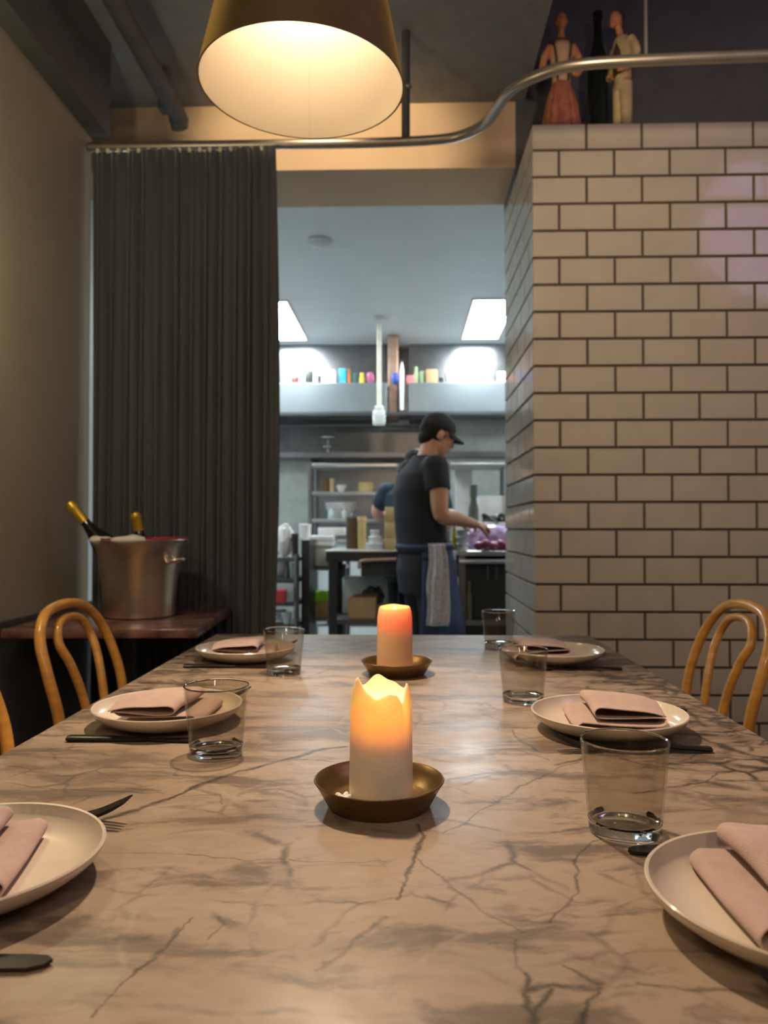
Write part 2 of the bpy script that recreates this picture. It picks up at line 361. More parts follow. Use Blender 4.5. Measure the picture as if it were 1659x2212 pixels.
# ------------------------------------------------------------------ main table with marble top
TX0, TX1, TY0, TY1, TZ = -0.525, 0.500, 0.12, 2.115, 0.750
def marble(name='veined_marble', scale_only=False):
    m = bpy.data.materials.new(name); m.use_nodes = True; n = m.node_tree.nodes; l = m.node_tree.links; b = n['Principled BSDF']
    tc = n.new('ShaderNodeTexCoord')
    def noise_(scale, detail=5, rough=.55, stretch=(1, 1, 1), vec=None, dist=0.0):
        mp = n.new('ShaderNodeMapping'); mp.inputs['Scale'].default_value = stretch
        l.new(vec or tc.outputs['Object'], mp.inputs['Vector'])
        z = n.new('ShaderNodeTexNoise'); z.inputs['Scale'].default_value = scale; z.inputs['Detail'].default_value = detail
        z.inputs['Roughness'].default_value = rough; z.inputs['Distortion'].default_value = dist
        l.new(mp.outputs[0], z.inputs['Vector']); return z
    def math_(op, a, c=None, clamp=False):
        z = n.new('ShaderNodeMath'); z.operation = op; z.use_clamp = clamp
        for i, q in enumerate((a, c)):
            if q is None: continue
            if hasattr(q, 'node'): l.new(q, z.inputs[i])
            else: z.inputs[i].default_value = q
        return z.outputs[0]
    def remap(v, a, c, lo=0.0, hi=1.0):
        z = n.new('ShaderNodeMapRange'); z.interpolation_type = 'SMOOTHSTEP'
        l.new(v, z.inputs['Value']); z.inputs['From Min'].default_value = a; z.inputs['From Max'].default_value = c
        z.inputs['To Min'].default_value = lo; z.inputs['To Max'].default_value = hi; return z.outputs[0]
    def mixc(fac, a, c):
        z = n.new('ShaderNodeMix'); z.data_type = 'RGBA'
        if hasattr(fac, 'node'): l.new(fac, z.inputs[0])
        else: z.inputs[0].default_value = fac
        for i, q in ((6, a), (7, c)):
            if hasattr(q, 'node'): l.new(q, z.inputs[i])
            else: z.inputs[i].default_value = tuple(q) + (1,)
        return z.outputs[2]
    # warp
    w = noise_(9, 6, .6); sub = n.new('ShaderNodeVectorMath'); sub.operation = 'SUBTRACT'; l.new(w.outputs['Color'], sub.inputs[0]); sub.inputs[1].default_value = (.5, .5, .5)
    sc = n.new('ShaderNodeVectorMath'); sc.operation = 'SCALE'; l.new(sub.outputs[0], sc.inputs[0]); sc.inputs['Scale'].default_value = 0.05
    wp = n.new('ShaderNodeVectorMath'); wp.operation = 'ADD'; l.new(tc.outputs['Object'], wp.inputs[0]); l.new(sc.outputs[0], wp.inputs[1])
    WV = wp.outputs[0]
    # ground colour: drifting beige and grey-brown, streaked across the table
    g1 = noise_(2.2, 6, .6, (1, 2.2, 1), WV, 0.6); g2 = noise_(6, 7, .65, (1.0, 3.2, 1), WV, .4); g3 = noise_(40, 4, .6, (1, 2, 1), WV)
    col = mixc(remap(g1.outputs['Fac'], .35, .65), (0.268, 0.195, 0.139), (0.350, 0.262, 0.190))
    col = mixc(remap(g2.outputs['Fac'], .48, .62, 0, .95), col, (0.150, 0.112, 0.084))
    col = mixc(remap(g2.outputs['Fac'], .42, .30, 0, .55), col, (0.38, 0.31, 0.25))
    col = mixc(remap(g3.outputs['Fac'], .5, .75, 0, .25), col, (0.155, 0.12, 0.095))
    # fine cracked network, only in patches
    def net(scale, width, patch, lo, hi, off):
        mp = n.new('ShaderNodeMapping'); mp.inputs['Scale'].default_value = (1, 1.25, 1); mp.inputs['Location'].default_value = (off, off * .7, 0); l.new(WV, mp.inputs['Vector'])
        v = n.new('ShaderNodeTexVoronoi'); v.feature = 'DISTANCE_TO_EDGE'; v.inputs['Scale'].default_value = scale; l.new(mp.outputs[0], v.inputs['Vector'])
        k = remap(v.outputs['Distance'], 0.0, width, 1, 0)
        pn = noise_(patch, 3, .5, (1, 1.5, 1)); wn = noise_(16, 3, .6)
        return math_('MULTIPLY', math_('MULTIPLY', k, remap(pn.outputs['Fac'], lo, hi)), remap(wn.outputs['Fac'], .38, .62))
    sx = n.new('ShaderNodeSeparateXYZ'); l.new(tc.outputs['Object'], sx.inputs[0])
    edge = math_('MAXIMUM', remap(sx.outputs['X'], .16, .40), math_('MULTIPLY', remap(sx.outputs['X'], -.26, -.46), remap(sx.outputs['Y'], .9, 1.4)))
    nt = math_('MAXIMUM', net(5.5, .035, 2.2, .50, .64, 3.1), math_('MULTIPLY', net(12, .05, 2.5, .46, .60, 7.7), .75))
    ed = math_('MULTIPLY', edge, math_('MULTIPLY', math_('MAXIMUM', net(8, .11, 3.0, .25, .48, 1.7), net(17, .13, 4.0, .32, .55, 5.3)), remap(sx.outputs['Y'], .70, .92)))
    st = noise_(7, 7, .65, (1.3, 4.5, 1), WV, 1.2)
    ed2 = math_('MULTIPLY', math_('MULTIPLY', edge, remap(sx.outputs['Y'], .8, 1.1)), remap(st.outputs['Fac'], .50, .60))
    col = mixc(math_('MULTIPLY', nt, .72), col, (0.055, 0.045, 0.042))
    col = mixc(math_('MULTIPLY', math_('MAXIMUM', ed, ed2), .92), col, (0.034, 0.027, 0.023))
    # pale healed cracks
    pv = net(4.2, .02, 2.0, .45, .6, 11.3); col = mixc(math_('MULTIPLY', pv, .35), col, (0.40, 0.33, 0.27))
    # the big dark veins, each a drawn line across the stone
    ng = bpy.data.node_groups.new('vein_segment', 'ShaderNodeTree')   # carries (x, y, darkest vein so far) along the chain
    for nm, ty in (('V', 'NodeSocketVector'), ('A', 'NodeSocketVector'), ('D', 'NodeSocketVector'), ('W', 'NodeSocketFloat'), ('I', 'NodeSocketFloat')):
        ng.interface.new_socket(nm, in_out='INPUT', socket_type=ty)
    ng.interface.new_socket('V', in_out='OUTPUT', socket_type='NodeSocketVector')
    gi = ng.nodes.new('NodeGroupInput'); go = ng.nodes.new('NodeGroupOutput'); q = ng.links
    def vm(op, a=None, c=None):
        z = ng.nodes.new('ShaderNodeVectorMath'); z.operation = op
        if a is not None: q.new(a, z.inputs[0])
        if c is not None: q.new(c, z.inputs[1])
        return z
    fl = vm('MULTIPLY', gi.outputs['V']); fl.inputs[1].default_value = (1, 1, 0)
    pa = vm('SUBTRACT', fl.outputs[0], gi.outputs['A']); d1 = vm('DOT_PRODUCT', pa.outputs[0], gi.outputs['D']); d2 = vm('DOT_PRODUCT', gi.outputs['D'], gi.outputs['D'])
    dv = ng.nodes.new('ShaderNodeMath'); dv.operation = 'DIVIDE'; dv.use_clamp = True; q.new(d1.outputs['Value'], dv.inputs[0]); q.new(d2.outputs['Value'], dv.inputs[1])
    sl = vm('SCALE', gi.outputs['D']); q.new(dv.outputs[0], sl.inputs['Scale'])
    df = vm('SUBTRACT', pa.outputs[0], sl.outputs[0]); ln = vm('LENGTH', df.outputs[0])
    mr = ng.nodes.new('ShaderNodeMapRange'); mr.interpolation_type = 'SMOOTHSTEP'; q.new(ln.outputs['Value'], mr.inputs['Value']); q.new(gi.outputs['W'], mr.inputs['From Max'])
    mr.inputs['From Min'].default_value = 0; q.new(gi.outputs['I'], mr.inputs['To Min']); mr.inputs['To Max'].default_value = 0
    cb = ng.nodes.new('ShaderNodeCombineXYZ'); cb.inputs[0].default_value = -1e3; cb.inputs[1].default_value = -1e3; q.new(mr.outputs[0], cb.inputs[2])
    mxn = vm('MAXIMUM', gi.outputs['V'], cb.outputs[0]); q.new(mxn.outputs[0], go.inputs[0])
    # flatten the warped point to the table plane, with finer jitter
    w2 = noise_(28, 4, .6); s2 = n.new('ShaderNodeVectorMath'); s2.operation = 'MULTIPLY_ADD'; l.new(w2.outputs['Color'], s2.inputs[0]); s2.inputs[1].default_value = (.022, .022, 0)
    mu = n.new('ShaderNodeVectorMath'); mu.operation = 'MULTIPLY'; l.new(tc.outputs['Object'], mu.inputs[0]); mu.inputs[1].default_value = (1, 1, 0)
    l.new(mu.outputs[0], s2.inputs[2]); s3 = n.new('ShaderNodeVectorMath'); s3.operation = 'SUBTRACT'; l.new(s2.outputs[0], s3.inputs[0]); s3.inputs[1].default_value = (.011, .011, 0)
    prev = s3.outputs[0]
    for wd, it, pl in VEINS:
        for k, (a, c) in enumerate(zip(pl, pl[1:])):
            A = on_z(a[0], a[1], TZ); C = on_z(c[0], c[1], TZ)
            g = n.new('ShaderNodeGroup'); g.node_tree = ng; l.new(prev, g.inputs['V'])
            g.inputs['A'].default_value = (A.x, A.y, 0); g.inputs['D'].default_value = (C.x - A.x, C.y - A.y, 0)
            g.inputs['W'].default_value = wd * (0.7 + .6 * ((k * 37) % 10) / 10); g.inputs['I'].default_value = it
            prev = g.outputs[0]
    sp = n.new('ShaderNodeSeparateXYZ'); l.new(prev, sp.inputs[0]); prev = sp.outputs[2]
    brk = noise_(34, 4, .65, (1, 1, 1)); vein = math_('MULTIPLY', prev, remap(brk.outputs['Fac'], .34, .56, .60, 1))
    col = mixc(vein, col, (0.034, 0.027, 0.023))
    l.new(col, b.inputs['Base Color'])
    rr = noise_(14, 3, .5); l.new(remap(rr.outputs['Fac'],   .3, .7, .34, .46), b.inputs['Roughness'])
    b.inputs['Specular IOR Level'].default_value = 0.20
    return m
VEINS = [
    (.007, .95, [(160, 1795), (230, 1768), (300, 1750), (360, 1727), (420, 1701), (480, 1679), (560, 1655), (620, 1640), (700, 1618), (745, 1612)]),
    (.004, .8, [(898, 1782), (907, 1805), (895, 1850), (882, 1890), (860, 1940)]),
    (.003, .6, [(1300, 1808), (1262, 1835), (1247, 1862), (1244, 1930), (1190, 1992)]),
    (.006, .85, [(1128, 2105), (1140, 2140), (1190, 2128), (1298, 2132)]), (.005, .9, [(1298, 2132), (1262, 2190), (1235, 2240)]),
    (.005, .8, [(1138, 2140), (1152, 2200), (1150, 2260)]), (.006, .8, [(1192, 2140), (1150, 2195)]), (.004, .7, [(1210, 2085), (1255, 2105), (1298, 2122)]),
    (.004, .6, [(1370, 2120), (1500, 2136), (1640, 2152)]),
    (.0028, .75, [(190, 2200), (290, 2100), (365, 2036), (388, 2010), (412, 1984)]), (.012, .55, [(262, 2028), (322, 2022)]), (.006, .6, [(378, 2016), (386, 2004)]),
    (.003, .55, [(455, 2030), (485, 1998), (470, 1980)]), (.004, .5, [(690, 2095), (760, 2040), (830, 1985)]),
    (.0016, .55, [(205, 1840), (400, 1846), (530, 1855), (830, 1864)]),
    (.003, .6, [(960, 1800), (1050, 1745), (1140, 1692), (1200, 1662), (1262, 1640)]), (.009, .7, [(1205, 1652), (1262, 1636)]),
    (.014, .9, [(1440, 1650), (1530, 1646), (1600, 1655), (1680, 1664)]), (.010, .85, [(1505, 1588), (1560, 1612), (1610, 1628), (1690, 1640)]),
    (.005, .8, [(1540, 1618), (1490, 1640), (1440, 1652)]), (.005, .7, [(1452, 1660), (1380, 1650), (1340, 1640)]), (.004, .7, [(1548, 1668), (1530, 1690), (1440, 1702), (1372, 1715)]),
    (.008, .8, [(1570, 1572), (1610, 1585), (1640, 1590)]), (.008, .7, [(1475, 1525), (1500, 1548), (1520, 1570)]), (.006, .7, [(1440, 1508), (1480, 1518), (1530, 1535)]),
    (.004, .6, [(890, 1612), (960, 1612), (1040, 1620), (1110, 1618), (1180, 1640)]), (.004, .7, [(1105, 1575), (1120, 1598), (1170, 1625), (1260, 1628)]),
    (.008, .5, [(270, 1705), (340, 1706)]), (.003, .5, [(0, 1690), (110, 1703), (260, 1712), (350, 1712)]), (.004, .6, [(0, 1632), (60, 1628), (120, 1618), (180, 1612)]),
    (.010, .55, [(120, 1765), (190, 1758)]), (.003, .45, [(480, 1735), (480, 1716), (400, 1720)]),
    (.004, .6, [(620, 1475), (680, 1458), (720, 1442), (775, 1440)]), (.010, .5, [(330, 1440), (420, 1425)]), (.010, .6, [(380, 1418), (440, 1400), (470, 1385)]),
    (.010, .55, [(1180, 1452), (1300, 1450)]), (.012, .5, [(1240, 1470), (1380, 1468)]),
    (.003, .5, [(905, 1855), (960, 1900), (1040, 1965), (1130, 2015)]), (.006, .4, [(930, 1935), (980, 1955)]), (.003, .45, [(1110, 2030), (1115, 2090), (1130, 2110)]),
]
m_marble = marble()
t = thing('dining_table', 'long dining table with a brown veined marble top, set for six', 'table', (0, 0, 0))
bm = B(); box(bm, TX0, TX1, TY0, TY1, TZ - .03, TZ, .004); mesh_obj('tabletop', bm, m_marble, t, True, 30)
bm = B()
box(bm, -.06, .04, .45, 1.75, .62, .72, .004); mesh_obj('apron_beam', bm, m_dark, t, False)
for y in (.5, 1.7):
    bm = B(); lathe(bm, [(0, 0.01), (.26, 0.01), (.26, .022), (.06, .04), (.04, .06), (.04, .62), (.12, .70), (.12, .72), (0, .72)], 28, (-.0125, y, 0))
    mesh_obj('pedestal', bm, m_black, t)

# neighbouring table by the left wall, with the bucket
ZB = 0.75
t = thing('side_table', 'dark red marble topped table by the left wall under the bucket', 'table', (-0.605, 2.225, 0), math.radians(3.5))
m_rmarb = M('dusky_red_marble', (0.20, 0.10, 0.085), 0.18, var=0.7, scale=14, stretch=(1, 1, 1))
bm = B(); box(bm, -.565, 0, 0, .60, ZB - .028, ZB, .005); mesh_obj('tabletop', bm, m_rmarb, t, True, 30)
bm = B(); lathe(bm, [(0, 0), (.22, 0), (.22, .015), (.05, .03), (.035, .05), (.035, .68), (.12, .72), (0, .722)], 24, (-.30, .32, 0)); mesh_obj('pedestal', bm, m_black, t)

# ------------------------------------------------------------------ champagne bucket and bottles
bk = at(302, 1335, 2.53)
bx = bk.x
t = thing('champagne_bucket', 'large brushed metal champagne bucket on the side table', 'ice bucket', (bx, 2.53, ZB)); t.scale = (1.04, 1.04, 1.07)
bm = B(); lathe(bm, [(0, 0.0), (.100, 0), (.107, .004), (.109, .012), (.112, .06), (.118, .12), (.127, .18), (.137, .212), (.150, .232), (.153, .236), (.151, .239), (.146, .236), (.133, .212), (.123, .18), (.114, .12), (.106, .012), (0, .010)], 56)
mesh_obj('bucket_body', bm, m_buck, t)
bm = B(); lathe(bm, [(.1335, .2135), (.1465, .2372), (.1515, .2402), (.1520, .2430), (.1470, .2425), (.1325, .2190)], 48, closed=True)
mesh_obj('rim_lining', bm, m_red, t)['label'] = 'crimson lining at the rim'
bm = B(); a0 = -.35
tube(bm, spline([(.118 * math.cos(a0 + .16), .118 * math.sin(a0 + .16), .165), (.150 * math.cos(a0 + .15), .150 * math.sin(a0 + .15), .176), (.160 * math.cos(a0), .160 * math.sin(a0), .178), (.150 * math.cos(a0 - .15), .150 * math.sin(a0 - .15), .176), (.118 * math.cos(a0 - .16), .118 * math.sin(a0 - .16), .165)], 6), .006, 10)
mesh_obj('handle', bm, m_buck, t)
def champagne(label, base, tip):
    base = Vector(base); d = (Vector(tip) - base); L = d.length
    t = thing('champagne_bottle', label, 'bottle', base, 0, 'bottles in the champagne bucket')
    t.rotation_euler = d.to_track_quat('Z', 'Y').to_euler()
    bm = B(); lathe(bm, [(0, 0), (.040, 0), (.043, .006), (.043, L * .50), (.038, L * .58), (.022, L * .70), (.0155, L * .78), (.0145, L * .96), (0, L * .96)], 28); mesh_obj('bottle_glass', bm, m_bottle, t)
    bm = B(); lathe(bm, [(.0162, L * .80), (.0172, L * .81), (.0165, L * .93), (.0190, L * .94), (.0190, L * .965), (.0165, L * .97), (.0155, L * .995), (0, L)], 24); mesh_obj('foil', bm, m_foil, t)['label'] = 'gold foil on the neck'
tip = at(150, 1087, 2.50); champagne('champagne bottle leaning left out of the bucket, bright gold foil', (bx + .045, 2.49, ZB + .06), tip)
tip = at(292, 1108, 2.59); champagne('dark champagne bottle standing upright in the bucket centre', (bx + .03, 2.585, ZB + .03), tip)
def rag(name, label, c, sx, sy, sz, seed, mat, n=14):
    bm = B(); vs = ell(bm, (0, 0, 0), (sx, sy, sz), seg=24)
    for v in bm.verts:
        k = noise.noise(Vector(v.co) * 30 + Vector((seed, 0, 0))); v.co += v.co.normalized() * k * sz * .6
    o = tag(mesh_obj(name, bm, mat), label, 'cloth', 'cloths in the champagne bucket'); o.location = c; return o
rag('cloth', 'crumpled white cloth at the left of the bucket rim', (bx - .09, 2.42, ZB + .255), .036, .03, .014, 1, m_cloth)
rag('cloth', 'crumpled white cloth at the front of the bucket rim', (bx + .015, 2.39, ZB + .255), .055, .03, .014, 5, m_cloth)

# ------------------------------------------------------------------ chairs
def make_chair(label):
    t = thing('bentwood_chair', label, 'chair', (0, 0, 0), 0, 'bentwood chairs at the marble table')
    bm = B(); lathe(bm, [(.165, .452), (.20, .450), (.208, .458), (.208, .472), (.198, .478), (.170, .474), (.165, .466)], 44, closed=True); mesh_obj('seat_ring', bm, m_wood, t)
    bm = B(); lathe(bm, [(0, .468), (.17, .470), (.17, .464), (0, .462)], 40); mesh_obj('seat', bm, m_cane, t)['label'] = 'woven cane seat'
    for s in (1, -1):
        bm = B(); tube(bm, spline([(.135, s * .125, .455), (.155, s * .140, .30), (.175, s * .160, .0)], 6), [.017] * 6 + [.015] * 6 + [.011], 14); mesh_obj('front_leg', bm, m_wood, t)
    pts = [(-.245, -.185, 0), (-.205, -.182, .25), (-.185, -.186, .46), (-.195, -.200, .60), (-.222, -.200, .70), (-.250, -.180, .775), (-.268, -.125, .825), (-.274, -.05, .843)]
    pts = pts + [(x, -y, z) for x, y, z in pts[::-1]]
    bm = B(); tube(bm, spline(pts, 6), .0130, 14); mesh_obj('back_hoop', bm, m_wood, t)
    pts = [(-.175, -.050, .460), (-.192, -.060, .60), (-.218, -.082, .70), (-.243, -.095, .755), (-.256, -.072, .795), (-.262, -.03, .810)]
    pts = pts + [(x, -y, z) for x, y, z in pts[::-1]]
    bm = B(); tube(bm, spline(pts, 6), .0110, 12); mesh_obj('inner_hoop', bm, m_wood, t)
    bm = B(); lathe(bm, [(.155, .255), (.163, .247), (.171, .255), (.163, .263)], 36, closed=True); mesh_obj('leg_ring', bm, m_wood, t)
    return t
ch = make_chair('golden bentwood chair left of the table, below the champagne bucket')
ch.location = (-.612, 1.975, 0)
dup(ch, (-.612, 1.345, 0), 0, 'bentwood chair cut off by the left edge of the photo')
dup(ch, (.600, 2.01, 0), PI, 'bentwood chair at the right in front of the tiled wall')
dup(ch, (.575, 1.395, 0), PI, 'bentwood chair cut off by the right edge of the photo')

# ------------------------------------------------------------------ place settings
def make_plate(label):
    bm = B(); lathe(bm, [(0, .004), (.055, .004), (.060, 0), (.066, 0), (.070, .003), (.092, .010), (.106, .020), (.1095, .0265), (.1100, .0285), (.1088, .0297), (.1068, .0290), (.1030, .0215), (.0950, .0135), (.082, .0090), (.05, .0078), (0, .0078)], 72)
    return tag(mesh_obj('plate', bm, m_plate), label, 'plate', 'cream plates')
def make_napkin(label):
    # double-folded cloth: profile across X, swept along Y
    prof = [(.060, .0015), (.0, .0012), (-.050, .0018), (-.0585, .0045), (-.0600, .0085), (-.0545, .0122), (-.045, .0125), (0, .0110), (.045, .0108), (.057, .0122), (.061, .0150), (.056, .0180), (0, .0165), (-.018, .0168), (-.0290, .0185), (-.0325, .0230), (-.0300, .0275), (-.022, .0295), (0, .0285), (.040, .0275), (.066, .0220)]
    pr = [(v.x, v.z) for v in spline([(x, 0, z) for x, z in prof], 4)]
    bm = B(); rows = []; ny = 16
    for j in range(ny + 1):
        f = j / ny; row = []
        for i, (x, z) in enumerate(pr):
            y = -.064 + .128 * f + (.016 * (i / len(pr)) if i > len(pr) * .5 else 0); k = noise.noise(Vector((x * 18, y * 14, i * .03))); lift = 1 + .10 * math.sin(f * 7 + i * .05)
            row.append(bm.verts.new((x + .0025 * k + .004 * math.sin(f * 3.0) * (i / len(pr)), y + .002 * math.sin(i * .3), max(.0012, 1.22 * z * lift + .0012 * k * (z > .006)))))
        rows.append(row)
    for a, b in zip(rows, rows[1:]):
        for i in range(len(pr) - 1): bm.faces.new((a[i], a[i + 1], b[i + 1], b[i]))
    o = mesh_obj('napkin', bm, m_linen, None, True, 180)
    s = o.modifiers.new('thick', 'SOLIDIFY'); s.thickness = .0022; s.offset = 0
    u = o.modifiers.new('sub', 'SUBSURF'); u.levels = 1; u.render_levels = 1
    return tag(o, label, 'napkin', 'folded linen napkins')
def make_knife(label):
    t = thing('table_knife', label, 'knife', (0, 0, 0), 0, 'black knives')
    bm = B(); tube(bm, [(-.120, 0, .005), (-.116, 0, .005), (-.06, 0, .005), (-.01, 0, .0045)], [.0085, .0098, .0085, .0058], 14, .42); mesh_obj('handle', bm, m_blackm, t)
    bm = B(); out = [(-.012, -.0035), (.0, -.006), (.03, -.0085), (.075, -.0105), (.100, -.0090), (.110, -.004), (.113, .002), (.108, .0065), (.095, .0075), (.0, .0055), (-.012, .0035)]
    lo = [bm.verts.new((x, y, .0030)) for x, y in out]; hi = [bm.verts.new((x, y, .0052)) for x, y in out]
    bm.faces.new(hi); bm.faces.new(lo[::-1])
    for i in range(len(out)): j = (i + 1) % len(out); bm.faces.new((lo[i], lo[j], hi[j], hi[i]))
    mesh_obj('blade', bm, m_blackm, t, False); return t
def make_fork(label):
    t = thing('table_fork', label, 'fork', (0, 0, 0), 0, 'black forks')
    bm = B(); tube(bm, spline([(-.10, 0, .004), (-.05, 0, .007), (.0, 0, .010), (.035, 0, .006)], 5), [.0085] * 5 + [.0068] * 5 + [.0040] * 5 + [.0045], 12, .38); mesh_obj('handle', bm, m_blackm, t)
    bm = B(); tube(bm, spline([(.033, 0, .0060), (.045, 0, .0045), (.060, 0, .0050), (.066, 0, .0065)], 4), [.0045] * 4 + [.011] * 4 + [.0125] * 5, 14, .16)
    for k in range(4):
        y = -.0095 + k * .00633
        tube(bm, spline([(.060, y, .0055), (.075, y, .0095), (.092, y, .0165), (.107, y * .97, .0245)], 4), [.0022] * 9 + [.0019, .0016, .0013, .0008], 8)
    mesh_obj('fork_head', bm, m_blackm, t); return t
spots = [(-.362, .625, 0, 'nearest on the left', 'at the left edge of the photo'), (-.357, 1.152, 0, 'in the middle of the left side', ''), (-.357, 1.712, 0, 'farthest on the left', ''),
         (.290, .577, PI, 'nearest on the right', ''), (.292, 1.126, PI, 'in the middle of the right side', ''), (.322, 1.70, PI, 'farthest on the right', '')]
names = ['front left place', 'middle left place', 'back left place', 'front right place', 'middle right place', 'back right place']
pl_lb = ['cream plate cut off by the left edge of the photo', 'cream plate on the left behind the front left tumbler', 'cream plate at the far left of the table below the bucket',
         'large cream plate at the lower right corner of the photo', 'cream plate on the right behind the nearest tumbler', 'cream plate at the far right before the tiled wall']
np_lb = ['dusty pink napkin on the plate at the left photo edge', 'dusty pink napkin seen partly through the front left tumbler', 'dusty pink napkin with curled front on the far left plate',
         'folded beige pink napkin on the plate at the lower right', 'beige pink napkin with open double fold on the middle right plate', 'small folded napkin on the far right plate']
kn_lb = ['rounded black knife blade at the lower left corner', 'long black knife in front of the middle left plate', 'black knife in front of the far left plate',
         'black knife tip between the nearest tumbler and plate', 'black knife behind the middle right plate', 'black knife behind the far right plate']
fk_lb = ['black fork with raised tines behind the front left plate', 'black fork tip showing beside the front left tumbler', 'black fork behind the far left plate',
         'black fork under the rim of the lower right plate', 'black fork handle in front of the middle right plate', 'black fork in front of the far right plate']
nrot = [PI + math.radians(11), PI - math.radians(4), PI + math.radians(3), math.radians(0), math.radians(-3), math.radians(6)]
npos = [(-.014, .006), (.004, .004), (.004, 0), (.004, .012), (.003, -.002), (-.040, 0)]
plate0 = make_plate(pl_lb[0]); nap0 = make_napkin(np_lb[0]); kn0 = make_knife(kn_lb[0]); fk0 = make_fork(fk_lb[0])
koff = [(.012, -.1115), (.012, -.100), (.012, -.105), (.022, .128), (.030, .112), (.020, .110)]
foff = [(-.020, .137), (-.012, .140), (-.01, .125), (.030, -.102), (.006, -.102), (.020, -.100)]
for i, (x, y, rz, a, b) in enumerate(spots):
    for k, (src, lb, loc, rot) in enumerate(((plate0, pl_lb[i], (x, y, TZ), R.uniform(0, 6)), (nap0, np_lb[i], (x + npos[i][0], y + npos[i][1], TZ + .0085), nrot[i]),
                              (kn0, kn_lb[i], (x + koff[i][0], y + koff[i][1], TZ - .0012), rz), (fk0, fk_lb[i], (x + foff[i][0], y + foff[i][1], TZ - .0002), rz))):
        if i == 0: src.location = loc; src.rotation_euler = (0, 0, rot)
        else: dup(src, loc, rot, lb)

def make_glass(label):
    t = thing('tumbler', label, 'glass', (0, 0, 0), 0, 'clear tumblers')
    bm = B(); lathe(bm, [(.0346, .0125), (.0416, .0868), (.0418, .0880), (.0408, .0884), (.0399, .0872), (.0329, .0135)], 64); mesh_obj('glass_wall', bm, m_gw, t)
    bm = B(); lathe(bm, [(0, .0012), (.026, .0010), (.030, .0), (.0330, .0008), (.0338, .0030), (.0346, .0126), (.0329, .0138), (.030, .0122), (.020, .0108), (0, .0104)], 64); mesh_obj('glass_base', bm, m_gb, t)
    bm = B(); lathe(bm, [(.0418, .0876), (.0420, .0887), (.0408, .0893), (.0398, .0884), (.0401, .0874)], 64, closed=True); mesh_obj('rim', bm, m_gb, t)
    return t
gl = [(1350, 1797, 'clear tumbler nearest the camera at lower right'), (467, 1628, 'clear tumbler in front of the middle left plate'), (1130, 1515, 'clear tumbler left of the middle right plate'),
      (613, 1455, 'clear tumbler in front of the far left plate'), (1077, 1398, 'clear tumbler farthest back, against the kitchen opening')]
for i, (px, py, lb) in enumerate(gl):
    p = on_z(px, py, TZ)
    if i == 0: g0 = make_glass(lb); g0.location = p
    else: dup(g0, p, i * .7, lb)

# ------------------------------------------------------------------ candles on bronze dishes
def make_dish(label, px, py, s):
    p = on_z(px, py, TZ)
    bm = B(); lathe(bm, [(0, .003), (.046, .003), (.048, 0), (.051, 0), (.0545, .003), (.0650, .0215), (.0680, .0262), (.0690, .0275), (.0683, .0284), (.0665, .0275), (.0630, .0215), (.0540, .0085), (.048, .0065), (0, .0062)], 64)
    o = tag(mesh_obj('candle_dish', bm, m_dish), label, 'candle dish', 'bronze candle dishes'); o.location = p; o.scale = (s, s, 1); return p
def make_candle(label, loc, R0, rim, cav, flame_z, power, lean, wall=.0042, glow=(1.0, 0.64, 0.28), wax=None):
    """pillar candle melted to a shell: rim(angle) gives the height of its edge, cav the floor of the hollow"""
    t = thing('pillar_candle', label, 'candle', loc, 0, 'lit pillar candles')
    bm = B(); seg = 72; rings = []
    def ring(f): rings.append([bm.verts.new(f(2 * PI * i / seg)) for i in range(seg)])
    def P(a, r, z): return Vector((r * math.cos(a), r * math.sin(a), z))
    def rr(z, a): 
        h = rim(a); k = max(0, (z - (h - .028)) / .028)
        return R0 * (1 + .012 * math.sin(2 * a + 1)) * (1.04 - .04 * min(1, z / .1)) - lean * k ** 2.2
    for f in [0, .02, .1, .25, .4, .55, .65, .74, .82, .88, .93, .97, .99]:
        ring(lambda a: P(a, rr(rim(a) * f, a) - (.002 if f == 0 else 0), rim(a) * f))
    ring(lambda a: P(a, rr(rim(a), a) - .0010, rim(a)))
    for f in [.985, .95, .88, .75, .55, .3, .1, 0.02]:
        ring(lambda a: P(a, rr(cav + (rim(a) - cav) * f, a) - .0018 - wall * (1 - f) ** .7, cav + (rim(a) - cav) * f))
    for q in (.7, .3):
        ring(lambda a: P(a, R0 * q, cav - .001))
    for a, b in zip(rings, rings[1:]):
        for i in range(seg): j = (i + 1) % seg; bm.faces.new((a[i], a[j], b[j], b[i]))
    bm.faces.new(rings[0][::-1]); bm.faces.new(rings[-1])
    mesh_obj('wax', bm, wax or m_wax, t, True, 60)
    bm = B(); tube(bm, [(0, 0, cav - .002), (.001, 0, flame_z - .002)], .0012, 8); mesh_obj('wick', bm, m_wick, t)
    bm = B(); lathe(bm, [(0, flame_z - .003), (.003, flame_z + .001), (.0042, flame_z + .006), (.0032, flame_z + .012), (.0014, flame_z + .018), (0, flame_z + .022)], 16); mesh_obj('flame', bm, m_flame, t)
    lamp('candle_light', 'POINT', Vector(loc) + Vector((0, 0, flame_z + .008)), power, glow, .004)
    return t
def bumps(base, lst):
    def f(a):
        h = base
        for (a0, w, d) in lst:
            x = (a - a0 + PI) % (2 * PI) - PI; h += d * math.exp(-(x / w) ** 2)
        return h
    return f
p = make_dish('bronze dish under the nearest candle', 819, 1738, 1.0)
